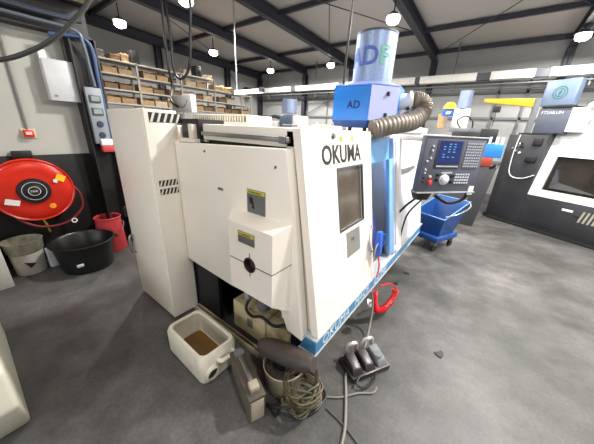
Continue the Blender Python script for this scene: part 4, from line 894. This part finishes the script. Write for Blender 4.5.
MB().box(-.95, -.65, 7.2, 7.45, 1.88, 2.30, .01).build('base_unit', white, c2)
sg = thing('hanging_sign', (-1.0, 6.6, 2.0), 'small yellow and blue sign above the control panel', 'sign')
MB().box(-1.09, -.87, 6.6, 6.62, 2.10, 2.24, .01).build('blue_board', mat('sign_blue', (30, 92, 190), .4), sg)
MB().lathe((-.97, 6.61, 2.245), [(0, .13), (.06, .12), (.11, .06), (.12, 0), (0, 0)], 20, sy=.3).build('yellow_top', yellow, sg)
MB().prism([(-1.03, 6.599, 2.14), (-.95, 6.599, 2.14), (-.92, 6.599, 2.19), (-1.0, 6.599, 2.20)], (0, -.002, 0)).build('white_mark', white, sg)
MB().cyl((-.98, 6.612, 1.86), (-.98, 6.612, 2.12), .012, n=8).build('post', grey, sg)
pt = thing('cardboard_tube', (-.95, 5.6, 1.7), 'tan cardboard tube standing on the white machine behind the control panel', 'tube')
pt.location = (-1.0, 6.98, 1.86)
MB().lathe((-1.12, 6.98, 1.861), [(0, 0), (.08, 0), (.10, .30), (.085, .30), (.075, .02), (0, .02)], 20).build('tube_wall', card[0], pt)
tag(MB().tube([(-.72, 6.9, 1.88), (-.80, 6.85, 2.02), (-.66, 6.85, 2.12), (-.52, 6.85, 2.02), (-.50, 6.9, 1.88)], .014, 8).build('arched_cable', cablem), 'black cable arching over the white machine behind the control panel', 'cable')
bb = thing('blue_tool_cabinet', (0, 6.2, 0), 'bright blue box with red drawer beside the dark machine', 'tool cabinet')
MB().box(-.14, .13, 5.95, 6.25, 1.36, 1.60, .01).build('box', mat('box_blue', (40, 130, 214), .4), bb)
MB().box(-.16, .02, 5.94, 6.2, 1.20, 1.355, .01).build('red_drawer', mat('drawer_red', (160, 60, 40), .5), bb)
MB().hexa([(-.22, 5.96, .0), (.02, 5.96, .0), (.02, 6.2, .0), (-.22, 6.2, .0)], [(-.16, 5.96, 1.2), (.12, 5.96, 1.2), (.12, 6.2, 1.2), (-.16, 6.2, 1.2)], .008).build('stand', mat('stand_dark', (60, 60, 64), .5), bb)
MB().box(-.30, -.02, 6.27, 6.5, 1.62, 1.86, .01).box(-.24, -.06, 6.28, 6.4, 1.2, 1.62).build('black_bin', dark, bb)
for x in (-.1, .0, .08): MB().cyl((x, 6.05, 1.6), (x, 6.05, 1.72), .02, n=10).build('bottle_top', (white, dark, white)[int(x * 10) % 3], bb)
tag(MB().tube([(-.24, 6.3, .5), (-.1, 6.1, 1.0), (.1, 5.9, 1.25)], .025, 8).build('black_arm_hose', cablem), 'black hose slanting in front of the stand beside the blue box', 'hose')
dk = thing('machine_base', (-.3, 6.6, 0), 'dark machine base in shade beneath the blue box', 'machine base')
MB().box(-.85, -.25, 6.3, 6.85, 0, .7, .02).build('crate_body', dark, dk)
MB().box(-.83, -.27, 6.29, 6.31, .35, .65).build('front_panel', dgrey, dk)
# clutter at far left-centre behind the lathe
fl = thing('grinding_machine', (-5.2, 6.2, 0), 'small pale machine with round dark hood far behind the lathe', 'machine')
MB().box(-5.9, -4.3, 6.2, 7.0, 0, 1.72, .02).build('body', mat('bg_cream', (206, 200, 186), .5), fl)
MB().box(-5.35, -4.85, 6.1, 6.5, 1.72, 2.08, .06, 3).build('hood', mat('hood_steelblue', (84, 96, 118), .4), fl)
MB().box(-4.83, -4.55, 6.1, 6.5, 1.72, 2.05, .02).build('side_box', white, fl)
MB().lathe((-5.1, 6.3, 2.12), [(0, 0), (.22, 0), (.22, .36), (.20, .38), (0, .38)], 28).build('cylinder', mat('cyl_greyblue', (136, 150, 178), .3, metal=.3), fl)
MB().tube([(-5.9, 6.15, 1.74), (-5.75, 6.1, 1.95), (-5.55, 6.1, 2.03), (-5.35, 6.15, 1.98)], .05, 8).build('arched_hose', cablem, fl)
MB().box(-5.75, -5.4, 6.12, 6.4, 1.72, 1.9, .02).build('left_box', white, fl)
for i, (x0, x1, h, m, lab) in enumerate(((-4.3, -3.7, .14, white, 'long white box on the bench far behind the lathe, nearest the small machine'), (-3.65, -3.3, .17, grey, 'grey box on the bench behind the lathe, middle of the three'), (-3.2, -2.6, .12, white, 'white box on the bench nearest the mist collector'))):
    tag(MB().box(x0, x1, 6.3, 6.6, 1.701, 1.70 + h, .015).cyl((x0 + .1, 6.45, 1.7 + h), (x0 + .1, 6.45, 1.76 + h), .03, n=10).build('parts_box', m), lab, 'box')
bn = thing('work_bench', (-3.4, 6.5, 0), 'pale tall bench far behind the lathe carrying three boxes', 'bench')
MB().box(-4.28, -2.62, 6.2, 6.8, 1.62, 1.70, .006).build('top', wfm, bn)
for x in (-4.2, -2.7): MB().box(x - .04, x + .04, 6.25, 6.75, 0, 1.62).build('leg', girt, bn)

# ------------------------------------------------------------------ view
SC.view_settings.view_transform = 'Standard'; SC.view_settings.look = 'None'; SC.view_settings.gamma = 1; SC.view_settings.use_curve_mapping = False
SC.view_settings.exposure = -0.3
SC.render.film_transparent = False
